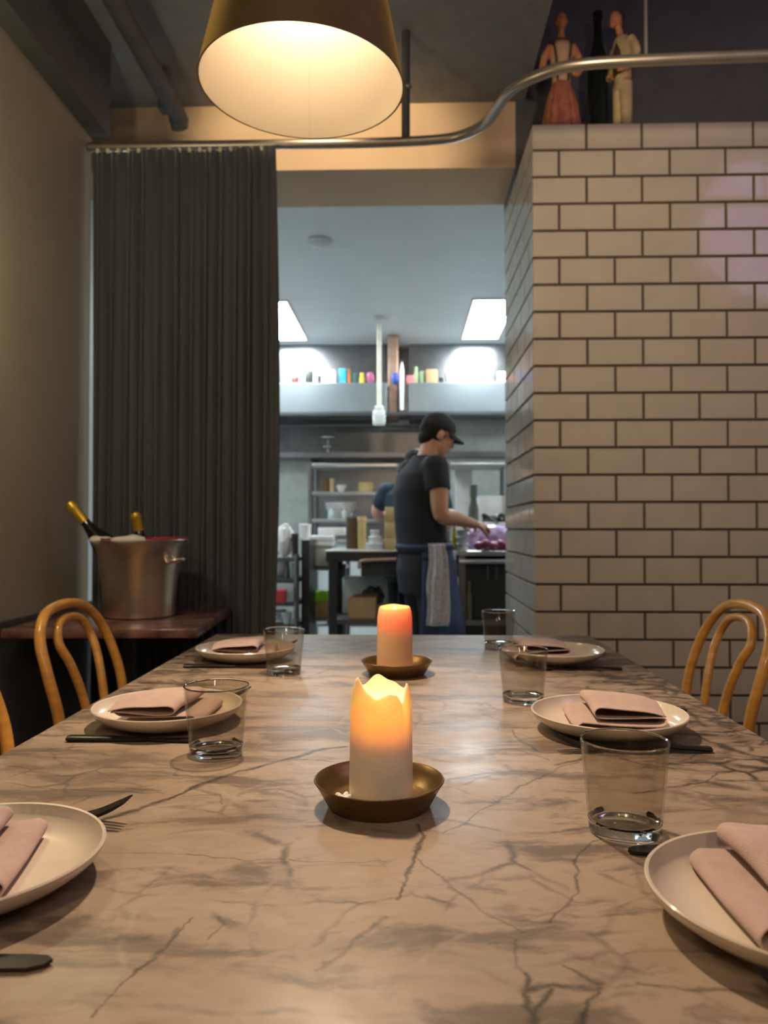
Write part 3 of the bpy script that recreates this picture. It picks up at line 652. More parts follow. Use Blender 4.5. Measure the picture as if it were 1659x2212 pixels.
# angles: -pi/2 faces the camera, 0 to the right, pi to the left
rim1 = bumps(.1140, [(math.radians(208), .40, .0165), (math.radians(262), .22, -.0035), (math.radians(292), .10, .0020), (math.radians(325), .16, -.0105), (math.radians(2), .26, .0080), (math.radians(60), .30, .0040), (math.radians(100), .45, .0125), (math.radians(152), .22, .0035)])
make_candle('nearest tall ivory candle, melted to a jagged glowing top', (p.x + .002, p.y, TZ + .0063), .0322, rim1, .064, .080, 1.35, .0045)
pw = on_z(742, 1733, TZ + .007)
bm = B(); 
for k in range(5):
    a = k * 2 * PI / 5; ell(bm, (.0055 * math.cos(a), .0055 * math.sin(a), .0045), (.0060, .0034, .0034), Euler((0, -.5, a)).to_matrix(), 10)
o = tag(fuse('wax_scrap', bm, m_cloth, None, .0006, 2), 'small white star shaped scrap lying in the nearest candle dish', 'wax scrap'); o.location = pw
p = make_dish('bronze dish under the far candle', 857, 1456, 1.04)
rim2 = bumps(.1290, [(math.radians(250), .8, -.0015), (math.radians(100), .5, .002)])
make_candle('far shorter candle glowing orange with a level top', (p.x - .004, p.y, TZ + .0063), .0345, rim2, .076, .108, 0.50, .005, .0055, (1.0, .42, .09), m_wax_honey)

# ------------------------------------------------------------------ pendant lamp
LX, LY, LZ = -0.193, 1.41, 1.862
t = thing('pendant_lamp', 'large brass cone pendant lamp hanging over the table', 'lamp', (LX, LY, LZ))
t.rotation_euler = (0, math.radians(1.2), 0)
HS, RB, RT = .34, .1905, .118
bm = B(); lathe(bm, [(RB, 0), (RB - (RB - RT) * .25, HS * .25), (RB - (RB - RT) * .5, HS * .5), (RB - (RB - RT) * .75, HS * .75), (RT, HS), (.03, HS + .006), (.03, HS + .004), (RT - .004, HS - .002), (RB - .0018, 0.0)], 96, closed=True); mesh_obj('lamp_shade', bm, m_brass, t)
bm = B(); lathe(bm, [(RB - .0020, 0.0005), (RB - .0020 - (RB - RT) * .5, HS * .5), (RT - .0045, HS - .004), (.03, HS - .001), (.03, HS - .003), (RT - .0060, HS - .006), (RB - .0035 - (RB - RT) * .5, HS * .5), (RB - .0035, .0005)], 96, closed=True); mesh_obj('shade_lining', bm, m_lining, t)['label'] = 'white inner lining'
bm = B(); v0 = RB - .0038
for k in range(9): pass
tube(bm, [(-.008, RB - .0042, .004), (-.008, RB - .0042 - (RB - RT) * .9, HS * .9)], .0035, 8, .3, up=(0, 1, 0)); mesh_obj('lining_seam', bm, m_lining, t)
bm = B(); ell(bm, (0, 0, .262), (.032, .032, .036)); mesh_obj('bulb', bm, m_bulb, t)
sl_ = lamp('reflector_beam', 'SPOT', (LX, LY, LZ + .160), 86, (1.0, 0.765, 0.53), .035, (LX + .06, LY - .55, TZ)); sl_.data.spot_size = math.radians(86); sl_.data.spot_blend = .45
bm = B(); lathe(bm, [(0, .285), (.02, .29), (.022, .36), (.012, .38), (0, .38)], 20); mesh_obj('socket', bm, m_black, t)
bm = B(); tube(bm, [(0, 0, .37), (-.0135, 0, ZC - LZ - .003)], .004, 8); mesh_obj('cord', bm, m_black, t)
bm = B(); lathe(bm, [(0, ZC - LZ), (.05, ZC - LZ), (.045, ZC - LZ - .02), (0, ZC - LZ - .024)], 24, (-.0135, 0, 0)); mesh_obj('ceiling_rose', bm, m_black, t)

# ------------------------------------------------------------------ curtain, its rail and pipe
ZR = 2.493
rp = [(1.9, 2.36), (1.5, 2.36), (1.114, 2.367), (.749, 2.38), (.538, 2.398), (.431, 2.446), (.354, 2.523), (.320, 2.619), (.285, 2.739), (.209, 2.82), (.108, 2.852), (-.13, 2.868), (-.48, 2.87), (-.85, 2.87), (-1.205, 2.87)]
t = thing('curtain_rail', 'curved metal curtain rail bending round in front of the tiles', 'curtain rail', (0, 0, 0))
bm = B(); tube(bm, spline([(x, y, ZR) for x, y in rp], 8), .0185, 12, .95, up=(0, 0, 1)); mesh_obj('rail', bm, m_rail, t)
for x, y, zt, in ((.745, 2.38, 3.5), (0.0, 2.863, ZC), (1.6, 2.36, 3.5)):
    bm = B(); tube(bm, [(x, y, ZR + .016), (x, y, zt)], .006 if x > .1 else .016, 10); mesh_obj('hanger_rod', bm, m_rail if x > .1 else m_dark, t)
bm = B(); ell(bm, (0.008, 2.86, 2.70), (.014, .014, .014)); mesh_obj('knob', bm, m_rail, t)

def curtain():
    x0, x1, zt, zb = -1.185, -.484, 2.468, .015
    bm = B(); nx, nz = 340, 30; rows = []
    for j in range(nz + 1):
        f = j / nz; z = zt + (zb - zt) * f; row = []
        for i in range(nx + 1):
            u = i / nx
            ph = u * 2 * PI * 24 + 1.2 * math.sin(u * 9) + .8 * math.sin(u * 23)
            amp = (.006 + .005 * min(1, f * 3)) * (1 + .3 * math.sin(u * 31))
            xx = x0 + (x1 - x0) * u + .006 * math.sin(ph * .5 + f * 2)
            edge = max(0, (u - .86) / .14)
            xx += edge * (.012 * math.sin(f * 4.2) - .022 * max(0, f - .55) * 1.2)
            yy = 2.855 + amp * math.sin(ph) + .008 * math.sin(u * 13 + f * 3) + edge ** 2 * -.03
            row.append(bm.verts.new((xx, yy, z)))
        rows.append(row)
    for a, b in zip(rows, rows[1:]):
        for i in range(nx): bm.faces.new((a[i], a[i + 1], b[i + 1], b[i]))
    t = thing('curtain', 'dark charcoal pleated curtain covering the left half of the opening', 'curtain', (0, 0, 0))
    o = mesh_obj('curtain_fabric', bm, m_curt, t, True, 180)
    s = o.modifiers.new('thick', 'SOLIDIFY'); s.thickness = .003
    for k in range(18):
        x = x0 + .02 + (x1 - x0 - .04) * k / 17
        bm = B(); box(bm, x - .006, x + .006, 2.847, 2.859, 2.46, 2.477, .002); mesh_obj('glider', bm, m_ivory, t, False)
curtain()
bm = B(); tube(bm, spline([(-.95, -2.5, 2.765), (-.95, 1, 2.765), (-.952, 3.0, 2.765), (-.957, 3.16, 2.758), (-.957, 3.2, 2.735)], 6), .036, 18)
t = thing('ceiling_pipe', 'dark round pipe running under the black ceiling', 'pipe', (0, 0, 0)); mesh_obj('pipe', bm, m_dark, t)
for y in (1.2, 3.08):
    bm = B(); box(bm, -1.005, -.965, y - .03, y + .03, 2.74, ZC - .001, .006); mesh_obj('bracket', bm, m_dark, t, False)

# ------------------------------------------------------------------ figurines on the partition ledge
YF = 3.00
m_terr = M('painted_rust_skirt', (0.36, 0.13, 0.075), 0.5, var=0.3, scale=40)
m_face = M('painted_orange_flesh', (0.55, 0.24, 0.10), 0.5)
m_bod = M('painted_cream_blouse', (0.55, 0.36, 0.22), 0.5, var=0.2)
m_brown = M('painted_dark_brown', (0.07, 0.035, 0.025), 0.5)
m_suit = M('painted_cream_suit', (0.58, 0.46, 0.26), 0.5, var=0.2, scale=30)
s = .001805
q = at(1213, 262, YF)
t = thing('figurine', 'painted figurine of a woman in a long rust skirt on the ledge', 'figurine', (q.x, YF, ZP)); t.scale = (1.02, 1.02, 1.10)
H0 = 0.0
bm = B()   # body: torso, neck, head, arms as one surface
stack(bm, [(.19, 0, 0, .030, .024), (.23, 0, 0, .032, .026), (.28, 0, 0, .040, .030), (.325, 0, 0, .046, .028), (.345, 0, 0, .030, .022), (.356, 0, 0, .015, .015), (.38, 0, 0, .0125, .0135)], 20)
ell(bm, (0, -.004, .415), (.0225, .025, .032)); ell(bm, (0, -.027, .412), (.0045, .007, .008)); ell(bm, (0, -.012, .396), (.015, .018, .014))
for sx in (-1, 1):
    tube(bm, spline([(sx * .040, 0, .328), (sx * .064, -.002, .285), (sx * .072, -.004, .245), (sx * .060, -.026, .215), (sx * .045, -.036, .208)], 5), [.016] * 6 + [.0135] * 6 + [.010] * 9, 12)
    ell(bm, (sx * .040, -.040, .207), (.011, .010, .007)); ell(bm, (sx * .022, -.004, .413), (.004, .007, .010))
fuse('body', bm, m_face, t, .004, 3)
bm = B(); stack(bm, [(.185, 0, 0, .036, .030), (.23, 0, 0, .035, .029), (.28, 0, 0, .043, .033), (.318, 0, 0, .046, .031), (.335, 0, 0, .036, .026)], 24); o = fuse('blouse', bm, m_bod, t, .004, 2)
bm = B()
for sx in (-1, 1): tube(bm, spline([(sx * .020, -.034, .190), (sx * .026, -.036, .27), (sx * .034, -.022, .33), (sx * .034, .02, .325), (sx * .02, .034, .25)], 5), .007, 8, .5)
tube(bm, [(.026 * math.cos(a * .4), .024 * math.sin(a * .4), .343) for a in range(17)], .005, 8); mesh_obj('collar', bm, m_brown, t)
bm = B(); rings = []
for (z, r) in ((.0, .072), (.012, .074), (.05, .070), (.10, .062), (.15, .050), (.185, .038), (.195, .034)):
    rings.append([bm.verts.new(((r + .004 * math.cos(14 * a) * min(1, (.2 - z) * 6)) * math.cos(a), (r * .85 + .004 * math.cos(14 * a) * min(1, (.2 - z) * 6)) * math.sin(a), z)) for a in [2 * PI * i / 112 for i in range(112)]])
for a, b in zip(rings, rings[1:]):
    for i in range(112): j = (i + 1) % 112; bm.faces.new((a[i], a[j], b[j], b[i]))
bm.faces.new(rings[0][::-1]); bm.faces.new(rings[-1]); mesh_obj('skirt', bm, m_terr, t)
bm = B(); ell(bm, (0, .006, .426), (.0245, .025, .027)); ell(bm, (0, .024, .440), (.015, .013, .014)); fuse('hair', bm, M('painted_auburn', (.28, .10, .04), .5), t, .004, 2)
for sx in (-1, 1):
    bm = B(); ell(bm, (sx * .009, -.026, .418), (.0025, .002, .002)); mesh_obj('eye', bm, m_brown, t)

q = at(1345, 262, YF)
t = thing('figurine', 'painted figurine of a man in a cream suit on the ledge', 'figurine', (q.x, YF, ZP)); t.scale = (1.02, 1.02, 1.07); t.rotation_euler = (0, 0, math.radians(-62))
bm = B()   # looks along -y, head bowed
ell(bm, (0, -.030, .425), (.021, .025, .030), Euler((.5, 0, 0)).to_matrix()); ell(bm, (0, -.055, .412), (.005, .006, .007)); ell(bm, (0, -.045, .402), (.013, .014, .012))
tube(bm, [(0, -.004, .36), (0, -.022, .405)], .013, 12)
stack(bm, [(.20, 0, 0, .030, .024), (.28, 0, 0, .036, .028), (.34, 0, -.002, .042, .027), (.365, 0, -.004, .025, .02)], 20)
for sx in (-1, 1):
    tube(bm, spline([(sx * .040, 0, .345), (sx * .058, .012, .29), (sx * .052, -.015, .235), (sx * .03, -.036, .225)], 5), [.014] * 6 + [.012] * 5 + [.009] * 5, 12); ell(bm, (sx * .026, -.040, .224), (.009, .010, .007))
    tube(bm, [(sx * .018, 0, .20), (sx * .02, 0, .10), (sx * .022, 0, .02)], [.022, .018, .014], 12); ell(bm, (sx * .022, -.012, .012), (.012, .024, .010)); ell(bm, (sx * .020, -.03, .425), (.003, .006, .008))
fuse('body', bm, m_face, t, .004, 3)
bm = B(); stack(bm, [(.185, 0, .002, .036, .030), (.23, 0, .002, .036, .029), (.28, 0, .002, .041, .033), (.335, 0, 0, .046, .031), (.362, 0, -.002, .030, .024)], 24)
for sx in (-1, 1): tube(bm, spline([(sx * .040, 0, .345), (sx * .060, .012, .29), (sx * .053, -.014, .238), (sx * .040, -.028, .230)], 5), [.018] * 6 + [.016] * 5 + [.013] * 5, 12)
fuse('jacket', bm, m_suit, t, .004, 3)
bm = B(); stack(bm, [(.17, 0, 0, .036, .030), (.205, 0, 0, .034, .028)], 20)
for sx in (-1, 1): tube(bm, [(sx * .017, 0, .19), (sx * .021, 0, .10), (sx * .023, -.002, .022)], [.026, .022, .020], 12)
fuse('trousers', bm, m_suit, t, .004, 2)
bm = B(); ell(bm, (0, -.014, .438), (.0225, .024, .020), Euler((.5, 0, 0)).to_matrix()); fuse('hair', bm, m_brown, t, .004, 2)
bm = B(); stack(bm, [(.22, 0, -.018, .022, .018), (.30, 0, -.020, .022, .018), (.35, 0, -.016, .012, .012)], 16); mesh_obj('waistcoat', bm, m_brown, t)
bm = B(); box(bm, -.05, .05, -.045, .04, 0, .008, .003); mesh_obj('plinth', bm, m_suit, t, False)
q = at(1292, 262, 3.06)
bm = B(); lathe(bm, [(0, 0), (.038, 0), (.040, .008), (.041, .25), (.037, .29), (.022, .335), (.016, .37), (.0155, .43), (.019, .432), (.019, .455), (0, .456)], 32)
o = tag(mesh_obj('dark_bottle', bm, m_bottle), 'glossy dark bottle between the two figurines on the ledge', 'bottle'); o.location = (q.x, 3.06, ZP); o.scale = (1, 1, 1.17)

# ------------------------------------------------------------------ kitchen: fixed equipment
def X(px, Y): return at(px, 1140, Y).x
def Zp(py, Y, px=880): return at(px, py, Y).z
# extraction hood: canopy fascia, upper box, side rib
t = thing('extraction_hood', 'long stainless extraction hood across the back of the kitchen', 'extraction hood', (0, 0, 0))
YH = 6.6
z0, z1 = Zp(890, YH), Zp(826, YH)
bm = B(); box(bm, -2.2, X(836, YH), YH, 7.1, z0, z1, .006); mesh_obj('canopy_left', bm, m_hood, t, False)
bm = B(); box(bm, X(884, YH), 2.2, YH, 7.1, z0, z1, .006); mesh_obj('canopy_right', bm, m_hood, t, False)
bm = B(); box(bm, -2.2, 2.2, YH - .012, YH, z0 - .03, z0 - .002, .003); mesh_obj('drip_edge', bm, m_black, t, False)
bm = B(); box(bm, -2.2, X(836, 7.1), 7.12, YE - .002, z0, ZK - .002); box(bm, X(884, 7.1), 2.2, 7.12, YE - .002, z0, ZK - .002); mesh_obj('upper_panel', bm, M('polished_steel', (.21, .21, .215), .26, 1.0, var=.1), t, False)
m_copper = M('pinkish_copper_duct', (0.50, 0.32, 0.24), 0.45, 0.4, var=.15)
bm = B(); box(bm, X(838, 6.75), X(860, 6.75), 6.75, 7.3, z0, ZK - .01, .01); mesh_obj('duct', bm, m_copper, t, False)
bm = B(); tube(bm, [(X(868, 6.62), 6.62, Zp(782, 6.62)), (X(868, 6.62), 6.62, Zp(800, 6.62)), (X(868, 6.62), 6.62, Zp(885, 6.62))], [.006, .018, .016], 12); mesh_obj('gas_pipe', bm, m_white, t)
bm = B(); box(bm, X(863, 6.7), X(884, 6.7), 6.7, 7.1, z0, z1 + .06); mesh_obj('rib', bm, m_steel_d, t, False)
ZSH = z1
# splash back
simple('wall_splashback', 'dull steel splashback under the hood', 'splashback', m_steel_d, -2.3, 2.3, YE - .03, YE - .004, .9, 2.02, 0, None, 'structure')
simple('trim_3', 'pale steel panel at the left of the splashback', 'panel', M('greenish_steel', (.40, .44, .42), .4, .7), X(560, 7.2), X(672, 7.2), 7.2, 7.36, .2, Zp(985, 7.2), .004, None, 'structure')
simple('trim_4', 'pale steel panel behind the right worktop', 'panel', M('greenish_steel_b', (.42, .47, .45), .4, .7), X(962, 7.0), X(1150, 7.0), 7.0, 7.1, .2, Zp(905, 7.0), .004, None, 'structure')
simple('wall_shelf', 'dark steel shelf running under the hood', 'shelf', m_steel_d, -1.9, 1.5, 6.95, 7.35, Zp(988, 6.95), Zp(976, 6.95), .004)
# power drop
t = thing('power_drop', 'white power drop pole hanging from the kitchen ceiling', 'power pole', (X(819, 6.2), 6.2, 0))
zb = Zp(918, 6.2); za = Zp(886, 6.2)
bm = B(); tube(bm, [(0, 0, za), (0, 0, ZK - .002)], .017, 14); mesh_obj('pole', bm, m_ivory, t)
bm = B(); lathe(bm, [(0, ZK - .001), (.05, ZK - .001), (.045, ZK - .03), (.018, ZK - .05), (0, ZK - .05)], 20); mesh_obj('ceiling_cup', bm, m_white, t)
bm = B(); box(bm, -.05, .05, -.03, .03, zb, za, .012); box(bm, -.035, .035, -.026, .026, za - .01, za + .035, .01); mesh_obj('socket_box', bm, m_white, t)
# curved steel spout against the splashback
bm = B(); tube(bm, [(0, 0, 0), (0, 0, .08), (.0, -.02, .12)], .008, 10); ell(bm, (0, -.03, .135), (.075, .045, .022)); ell(bm, (-.01, -.02, .05), (.05, .03, .015))
o = tag(mesh_obj('wall_spout', bm, m_steel), 'curved steel spout against the dark splashback', 'spout'); o.location = (X(708, 6.98), 6.98, Zp(976, 6.95))

# hood-top clutter: (x0,x1,ytop,shape,mat,name,label)
def col(n, c, **k): return M(n, c, k.pop('rough', .5), **k)
c_red = col('red_plastic', (.55, .05, .05)); c_cyan = col('cyan_card', (.05, .40, .60)); c_or = col('orange_plastic', (.75, .22, .03)); c_yel = col('yellow_plastic', (.62, .48, .04))
c_blue = col('blue_plastic', (.06, .10, .45)); c_pink = col('pink_card', (.70, .22, .22)); c_green = col('pale_green_glass', (.35, .48, .25)); c_beige = col('beige_card', (.62, .48, .38))
c_teal = col('dark_teal', (.02, .10, .10)); c_mag = col('magenta_plastic', (.45, .10, .22))
clut = [(606, 624, 807, 'tub', c_beige, 'tub', 'beige tub at the left end of the hood top'), (628, 645, 812, 'ball', c_red, 'pouch', 'crumpled red pouch on the hood top'),
        (659, 675, 802, 'box', m_black, 'tin', 'square black tin with pale front on the hood top'), (685, 694, 812, 'tub', m_black, 'cup', 'small black cup on the hood top'),
        (696, 726, 802, 'box', m_white, 'carton', 'wide white carton on the hood top'), (732, 748, 797, 'box', c_cyan, 'carton', 'cyan carton on the hood top'),
        (748, 757, 798, 'jar', c_or, 'bottle', 'slim orange bottle beside the cyan carton'), (762, 772, 806, 'tub', c_teal, 'jar', 'dark teal jar on the hood top'),
        (776, 788, 806, 'jar', c_yel, 'jar', 'yellow jar on the hood top'), (792, 808, 803, 'ball', c_mag, 'bag', 'pink and white bag on the hood top'),
        (846, 862, 804, 'ball', c_blue, 'bag', 'blue bag beside the copper duct'), (878, 896, 812, 'box', c_pink, 'packet', 'pink packet on the right part of the hood'),
        (894, 903, 793, 'jar', c_green, 'jar', 'tall pale green jar on the hood'), (905, 918, 803, 'tub', c_green, 'jar', 'squat green jar beside the brown box'),
        (920, 945, 800, 'box', m_card, 'carton', 'brown cardboard carton on the hood'), (948, 958, 816, 'tub', m_black, 'tin', 'low black tin on the hood'),
        (960, 985, 806, 'bowl', m_white, 'bowl', 'left of two white bowls on the hood'), (990, 1018, 806, 'bowl', m_white, 'bowl', 'right of two white bowls on the hood'),
        (1022, 1034, 814, 'tub', c_beige, 'tub', 'small beige tub right of the bowls'), (1076, 1092, 804, 'box', m_white, 'carton', 'white carton at the right end of the hood')]
def shape(bm, kind, w, d, h):
    if kind == 'box': box(bm, -w / 2, w / 2, -d / 2, d / 2, 0, h, min(.006, h * .08))
    elif kind == 'tub': lathe(bm, [(0, 0), (w * .42, 0), (w * .46, h * .08), (w * .49, h * .86), (w * .53, h * .87), (w * .53, h * .98), (w * .48, h), (0, h)], 20)
    elif kind == 'jar': lathe(bm, [(0, 0), (w * .45, 0), (w * .5, h * .06), (w * .5, h * .62), (w * .34, h * .74), (w * .32, h * .80), (w * .38, h * .81), (w * .38, h), (0, h)], 20)
    elif kind == 'bowl': lathe(bm, [(0, 0), (w * .25, 0), (w * .28, h * .1), (w * .46, h * .6), (w * .5, h), (w * .47, h), (w * .42, h * .6), (w * .2, h * .2), (0, h * .18)], 24)
    elif kind == 'ball':
        vs = ell(bm, (0, 0, h * .5), (w / 2, d / 2, h * .5), seg=18)
        for v in bm.verts:
            k = noise.noise(v.co * 40 + Vector((w * 1000, 0, 0))); v.co += Vector((v.co.x, v.co.y, 0)) * k * .35; v.co.z = max(0, v.co.z + k * h * .12)
    elif kind == 'pot': lathe(bm, [(0, 0), (w * .46, 0), (w * .5, h * .06), (w * .5, h * .95), (w * .53, h), (w * .47, h), (w * .46, h * .1), (0, h * .08)], 28)
def put(name, label, cat, kind, mat, px0, px1, ytop, Y, zbase, d=None, group=None):
    w = X(px1, Y) - X(px0, Y); xc = (X(px1, Y) + X(px0, Y)) / 2; h = max(.02, Zp(ytop, Y, (px0 + px1) / 2) - zbase)
    bm = B(); shape(bm, kind, w, d or min(w, .25), h)
    o = tag(mesh_obj(name, bm, mat), label, cat, group); o.location = (xc, Y, zbase); return o
for (a, b, yt, kd, mt, nm, lb) in clut:
    put(nm, lb, nm, kd, mt, a, b, yt, 6.70, ZSH, None, 'clutter on top of the hood')
w = X(1072, 6.72) - X(1052, 6.72)
t = thing('frying_pan', 'steel pan with raised handle on the hood top', 'pan', (X(1062, 6.72), 6.72, ZSH))
bm = B(); lathe(bm, [(0, 0), (.045, 0), (.06, .03), (.057, .03), (.043, .005), (0, .004)], 24); mesh_obj('pan_body', bm, m_steel, t)
bm = B(); tube(bm, [(-.055, 0, .025), (-.10, 0, .05), (-.13, 0, .075)], .008, 8); mesh_obj('handle', bm, m_black, t)

# shelf racks behind the cooks
def rack(name, label, px0, px1, Y, d, shelves, top, mat, postmat, legs=True):
    x0, x1 = X(px0, Y), X(px1, Y)
    t = thing(name, label, 'shelf rack', ((x0 + x1) / 2, Y, 0)); w = (x1 - x0) / 2
    for sx in (-w, w):
        for y in (0, d):
            bm = B(); tube(bm, [(sx, y, 0), (sx, y, top)], .018, 12); mesh_obj('post', bm, postmat, t)
    for z in shelves:
        bm = B(); box(bm, -w - .01, w + .01, -.01, d + .01, z - .028, z, .006); mesh_obj('shelf', bm, mat, t, False)
    return t
YR = 6.0
zA, zB_, zC, zD = Zp(1001, YR), Zp(1062, YR), Zp(1121, YR), Zp(1165, YR)
rack('shelf_rack', 'steel shelf rack behind the cooks, left section', 670, 862, YR, .38, [.3, zD, zC, zB_, zA], zA, m_steel, m_steel_d)
rack('shelf_rack', 'steel shelf rack behind the right worktop', 968, 1098, YR, .38, [.3, zD, zA], zA, m_steel, m_steel_d)
put('pot', 'brown clay pot on the upper rack shelf', 'pot', 'pot', col('brown_clay', (.16, .09, .04)), 694, 718, 1036, 6.1, zB_)
put('ladle_cup', 'tan wooden cup on the upper rack shelf', 'cup', 'tub', m_kraft, 712, 722, 1034, 6.04, zB_)
put('dish_stack', 'pale dishes on the upper rack shelf', 'dish', 'bowl', m_white, 724, 748, 1048, 6.08, zB_)
put('basket', 'woven tan basket on the upper rack shelf', 'basket', 'pot', m_kraft, 774, 806, 1042, 6.1, zB_)
put('mixing_bowl', 'large pale bowl on the middle rack shelf', 'bowl', 'bowl', m_white, 702, 770, 1085, 6.18, zC)
put('squeeze_bottle', 'clear squeeze bottle at the left of the middle rack shelf', 'bottle', 'jar', m_clear, 708, 723, 1096, 6.02, zC, None, 'squeeze bottles on the rack')
put('squeeze_bottle', 'clear squeeze bottle in front of the large pale bowl', 'bottle', 'jar', m_clear, 738, 750, 1098, 6.02, zC, None, 'squeeze bottles on the rack')
put('tin_can', 'dull tin can beside the squeeze bottles', 'tin', 'tub', m_steel, 752, 764, 1108, 6.04, zC)
put('white_column', 'bright white upright panel behind the right worktop', 'panel', 'box', m_white, 983, 1020, 1003, 6.4, 0.3, .1)
put('storage_tub', 'white crate on the rack behind the chef hands', 'crate', 'box', m_white, 1030, 1092, 1072, 6.15, zD)

# prep table in the middle
YT = 4.78
ZT = Zp(1189, YT)
x0, x1 = X(702, YT), .16
t = thing('prep_table', 'steel prep table left of the chef', 'work table', (x0, YT, 0)); w = x1 - x0
bm = B(); box(bm, 0, w, 0, .55, ZT - .012, ZT, .003); mesh_obj('worktop', bm, m_steel, t, False)
bm = B(); box(bm, .005, w, .01, .54, ZT - .07, ZT - .013); mesh_obj('underframe', bm, m_black, t, False)
for x in (.045, w - .03):
    for y in (.04, .50):
        bm = B(); box(bm, x - .025, x + .025, y - .025, y + .025, .0, ZT - .07, .004); mesh_obj('leg', bm, m_black, t, False)
ZU = Zp(1340, YT)
bm = B(); box(bm, .01, w, .03, .54, ZU - .03, ZU); mesh_obj('undershelf', bm, m_steel_d, t, False)
bm = B(); tube(bm, spline([(X(776, YT) - x0, -.0, Zp(1228, YT)), (X(778, YT) - x0, -.02, Zp(1214, YT)), (X(795, YT) - x0, -.025, Zp(1210, YT)), (X(856, YT) - x0, -.025, Zp(1208, YT))], 4), .010, 10); o = mesh_obj('towel_bar', bm, m_copper, t); o['label'] = 'copper coloured bar'
bm = B(); box(bm, X(776, YT) - x0 + .01, w - .08, .02, .5, Zp(1246, YT), ZT - .07); mesh_obj('drawer', bm, m_black, t, False)
put('saucepan', 'dark pot with tan front on the prep table', 'pot', 'pot', col('brown_enamel', (.10, .065, .03)), 748, 776, 1118, 5.15, ZT)
put('paper_cup', 'tan paper cup beside the dark pot', 'cup', 'tub', m_kraft, 772, 791, 1116, 5.12, ZT)
for k, (yy) in enumerate((0, 1, 2)):
    h = .042; o = put('lid_stack', ['lowest of three white container lids beside the cartons', 'middle of three white container lids beside the cartons', 'top of three white container lids beside the cartons'][k], 'container', 'tub', m_white, 792 + k * 4, 830 - k * 5, 0, 4.95, ZT, None, 'white containers stacked on the prep table')
    o.location.z = ZT + k * h; o.scale.z = h / (Zp(0, 4.95, 811) - ZT)
for k in range(3):
    o = put('carton', ['lowest kraft carton of the stack behind the chef', 'middle kraft carton with red mark behind the chef', 'top kraft carton of the stack behind the chef'][k], 'carton', 'box', m_kraft, 832 - (k == 0) * 2 , 872 - k * 4, [1162, 1128, 1096][k], 4.98, ZT, .12, 'kraft cartons behind the chef')
    zb_ = [ZT, Zp(1162, 4.98), Zp(1128, 4.98)][k]; h = Zp([1162, 1128, 1096][k], 4.98) - zb_
    o.scale.z = h / (Zp([1162, 1128, 1096][k], 4.98) - ZT); o.location.z = zb_ + .0005
bm = B(); box(bm, X(752, 4.83), X(812, 4.83), 4.83, 5.10, ZU, Zp(1292, 4.83), .004); o = tag(mesh_obj('cardboard_box', bm, m_card, smooth=False), 'brown cardboard box under the prep table', 'box')
t = thing('clear_tub', 'pale plastic tub of dark stuff under the prep table', 'tub', (X(790, 5.2), 5.2, ZU)); w = (X(835, 5.2) - X(738, 5.2)) / 2; h = Zp(1246, 5.2) - ZU
bm = B(); box(bm, -w, w, -.08, .12, 0, h, .01); mesh_obj('tub_body', bm, m_clear, t, False)
bm = B(); vs = ell(bm, (w * .35, -.05, h * .5), (w * .6, .06, h * .33)); 
for v in bm.verts: v.co += v.co.normalized() * .02 * noise.noise(v.co * 35)
mesh_obj('dark_contents', bm, m_black, t)

# left: narrow rack with bins, and the crowded cart at the doorway edge
YL = 5.35
zL1, zL2 = Zp(1224, YL), Zp(1334, YL)
rack('low_rack', 'low shelf rack holding the white lidded bin', 664, 742, YL, .4, [.12, zL2, zL1], zL1 + .02, m_steel, m_steel_d)
t = thing('lidded_bin', 'pale plastic bin with white lid on the low rack', 'bin', (X(697, 5.45), 5.45, zL1)); w = (X(726, 5.4) - X(669, 5.4)) / 2; h = Zp(1180, 5.45) - zL1; h2 = Zp(1157, 5.45) - zL1
bm = B(); box(bm, -w * .96, w * .96, -.14, .14, 0, h, .02); mesh_obj('bin_body', bm, m_clear, t)
bm = B(); box(bm, -w, w, -.15, .15, h, h + (h2 - h) * .45, .006); box(bm, -w * .97, w * .97, -.145, .145, h + (h2 - h) * .5, h2, .006); mesh_obj('lid', bm, m_white, t)
put('tray', 'white tray lying on the lidded bin', 'tray', 'box', m_white, 690, 745, 1140, 5.5, zL1 + h2 + .001, .2)
t = thing('produce_box', 'small kraft box with bright green flaps on the low rack', 'box', (X(697, 5.40), 5.40, zL2)); w = (X(723, 5.4) - X(672, 5.4)) / 2; h = Zp(1298, 5.4) - zL2; h2 = Zp(1275, 5.4) - zL2
bm = B(); box(bm, -w * .95, w * .98, -.09, .2, 0, h, .004); mesh_obj('box_body', bm, m_kraft, t, False)
m_lime = col('lime_green', (.32, .85, .03)); bm = B(); box(bm, -w, -w * .9, -.095, .2, h * .2, h2 * .98); box(bm, -w, w, -.095, .2, h, h2 * .9, .004)
for k in range(3): ell(bm, (-w * .7 + k * w * .7, -.05, h2 * .9), (.03, .03, .02), seg=12)
mesh_obj('green_flap', bm, m_lime, t, False)
YC = 4.9
zc = [Zp(v, YC, 620) for v in (1348, 1300, 1250, 1204)]
t = rack('storage_cart', 'dark storage cart crowded with tubs beside the curtain', 560, 641, YC, .42, [.1] + zc, zc[3] + .02, m_steel_d, m_steel_d); t['category'] = 'cart'
simple('cart_side', 'tall dark panel between cart and prep table', 'panel', m_black, X(651, 4.95), X(668, 4.95), 4.95, 5.3, 0, Zp(1166, 4.95), .004)
put('white_bag', 'crumpled white bag on top of the storage cart', 'bag', 'ball', m_white, 598, 634, 1132, 5.0, zc[3], .16)
put('container', 'white container behind the dark panel', 'container', 'tub', m_white, 646, 672, 1132, 5.38, Zp(1166, 4.95) , .1)
put('black_tub', 'small black tub beside the white bag', 'tub', 'tub', m_black, 630, 645, 1152, 4.95, zc[3])
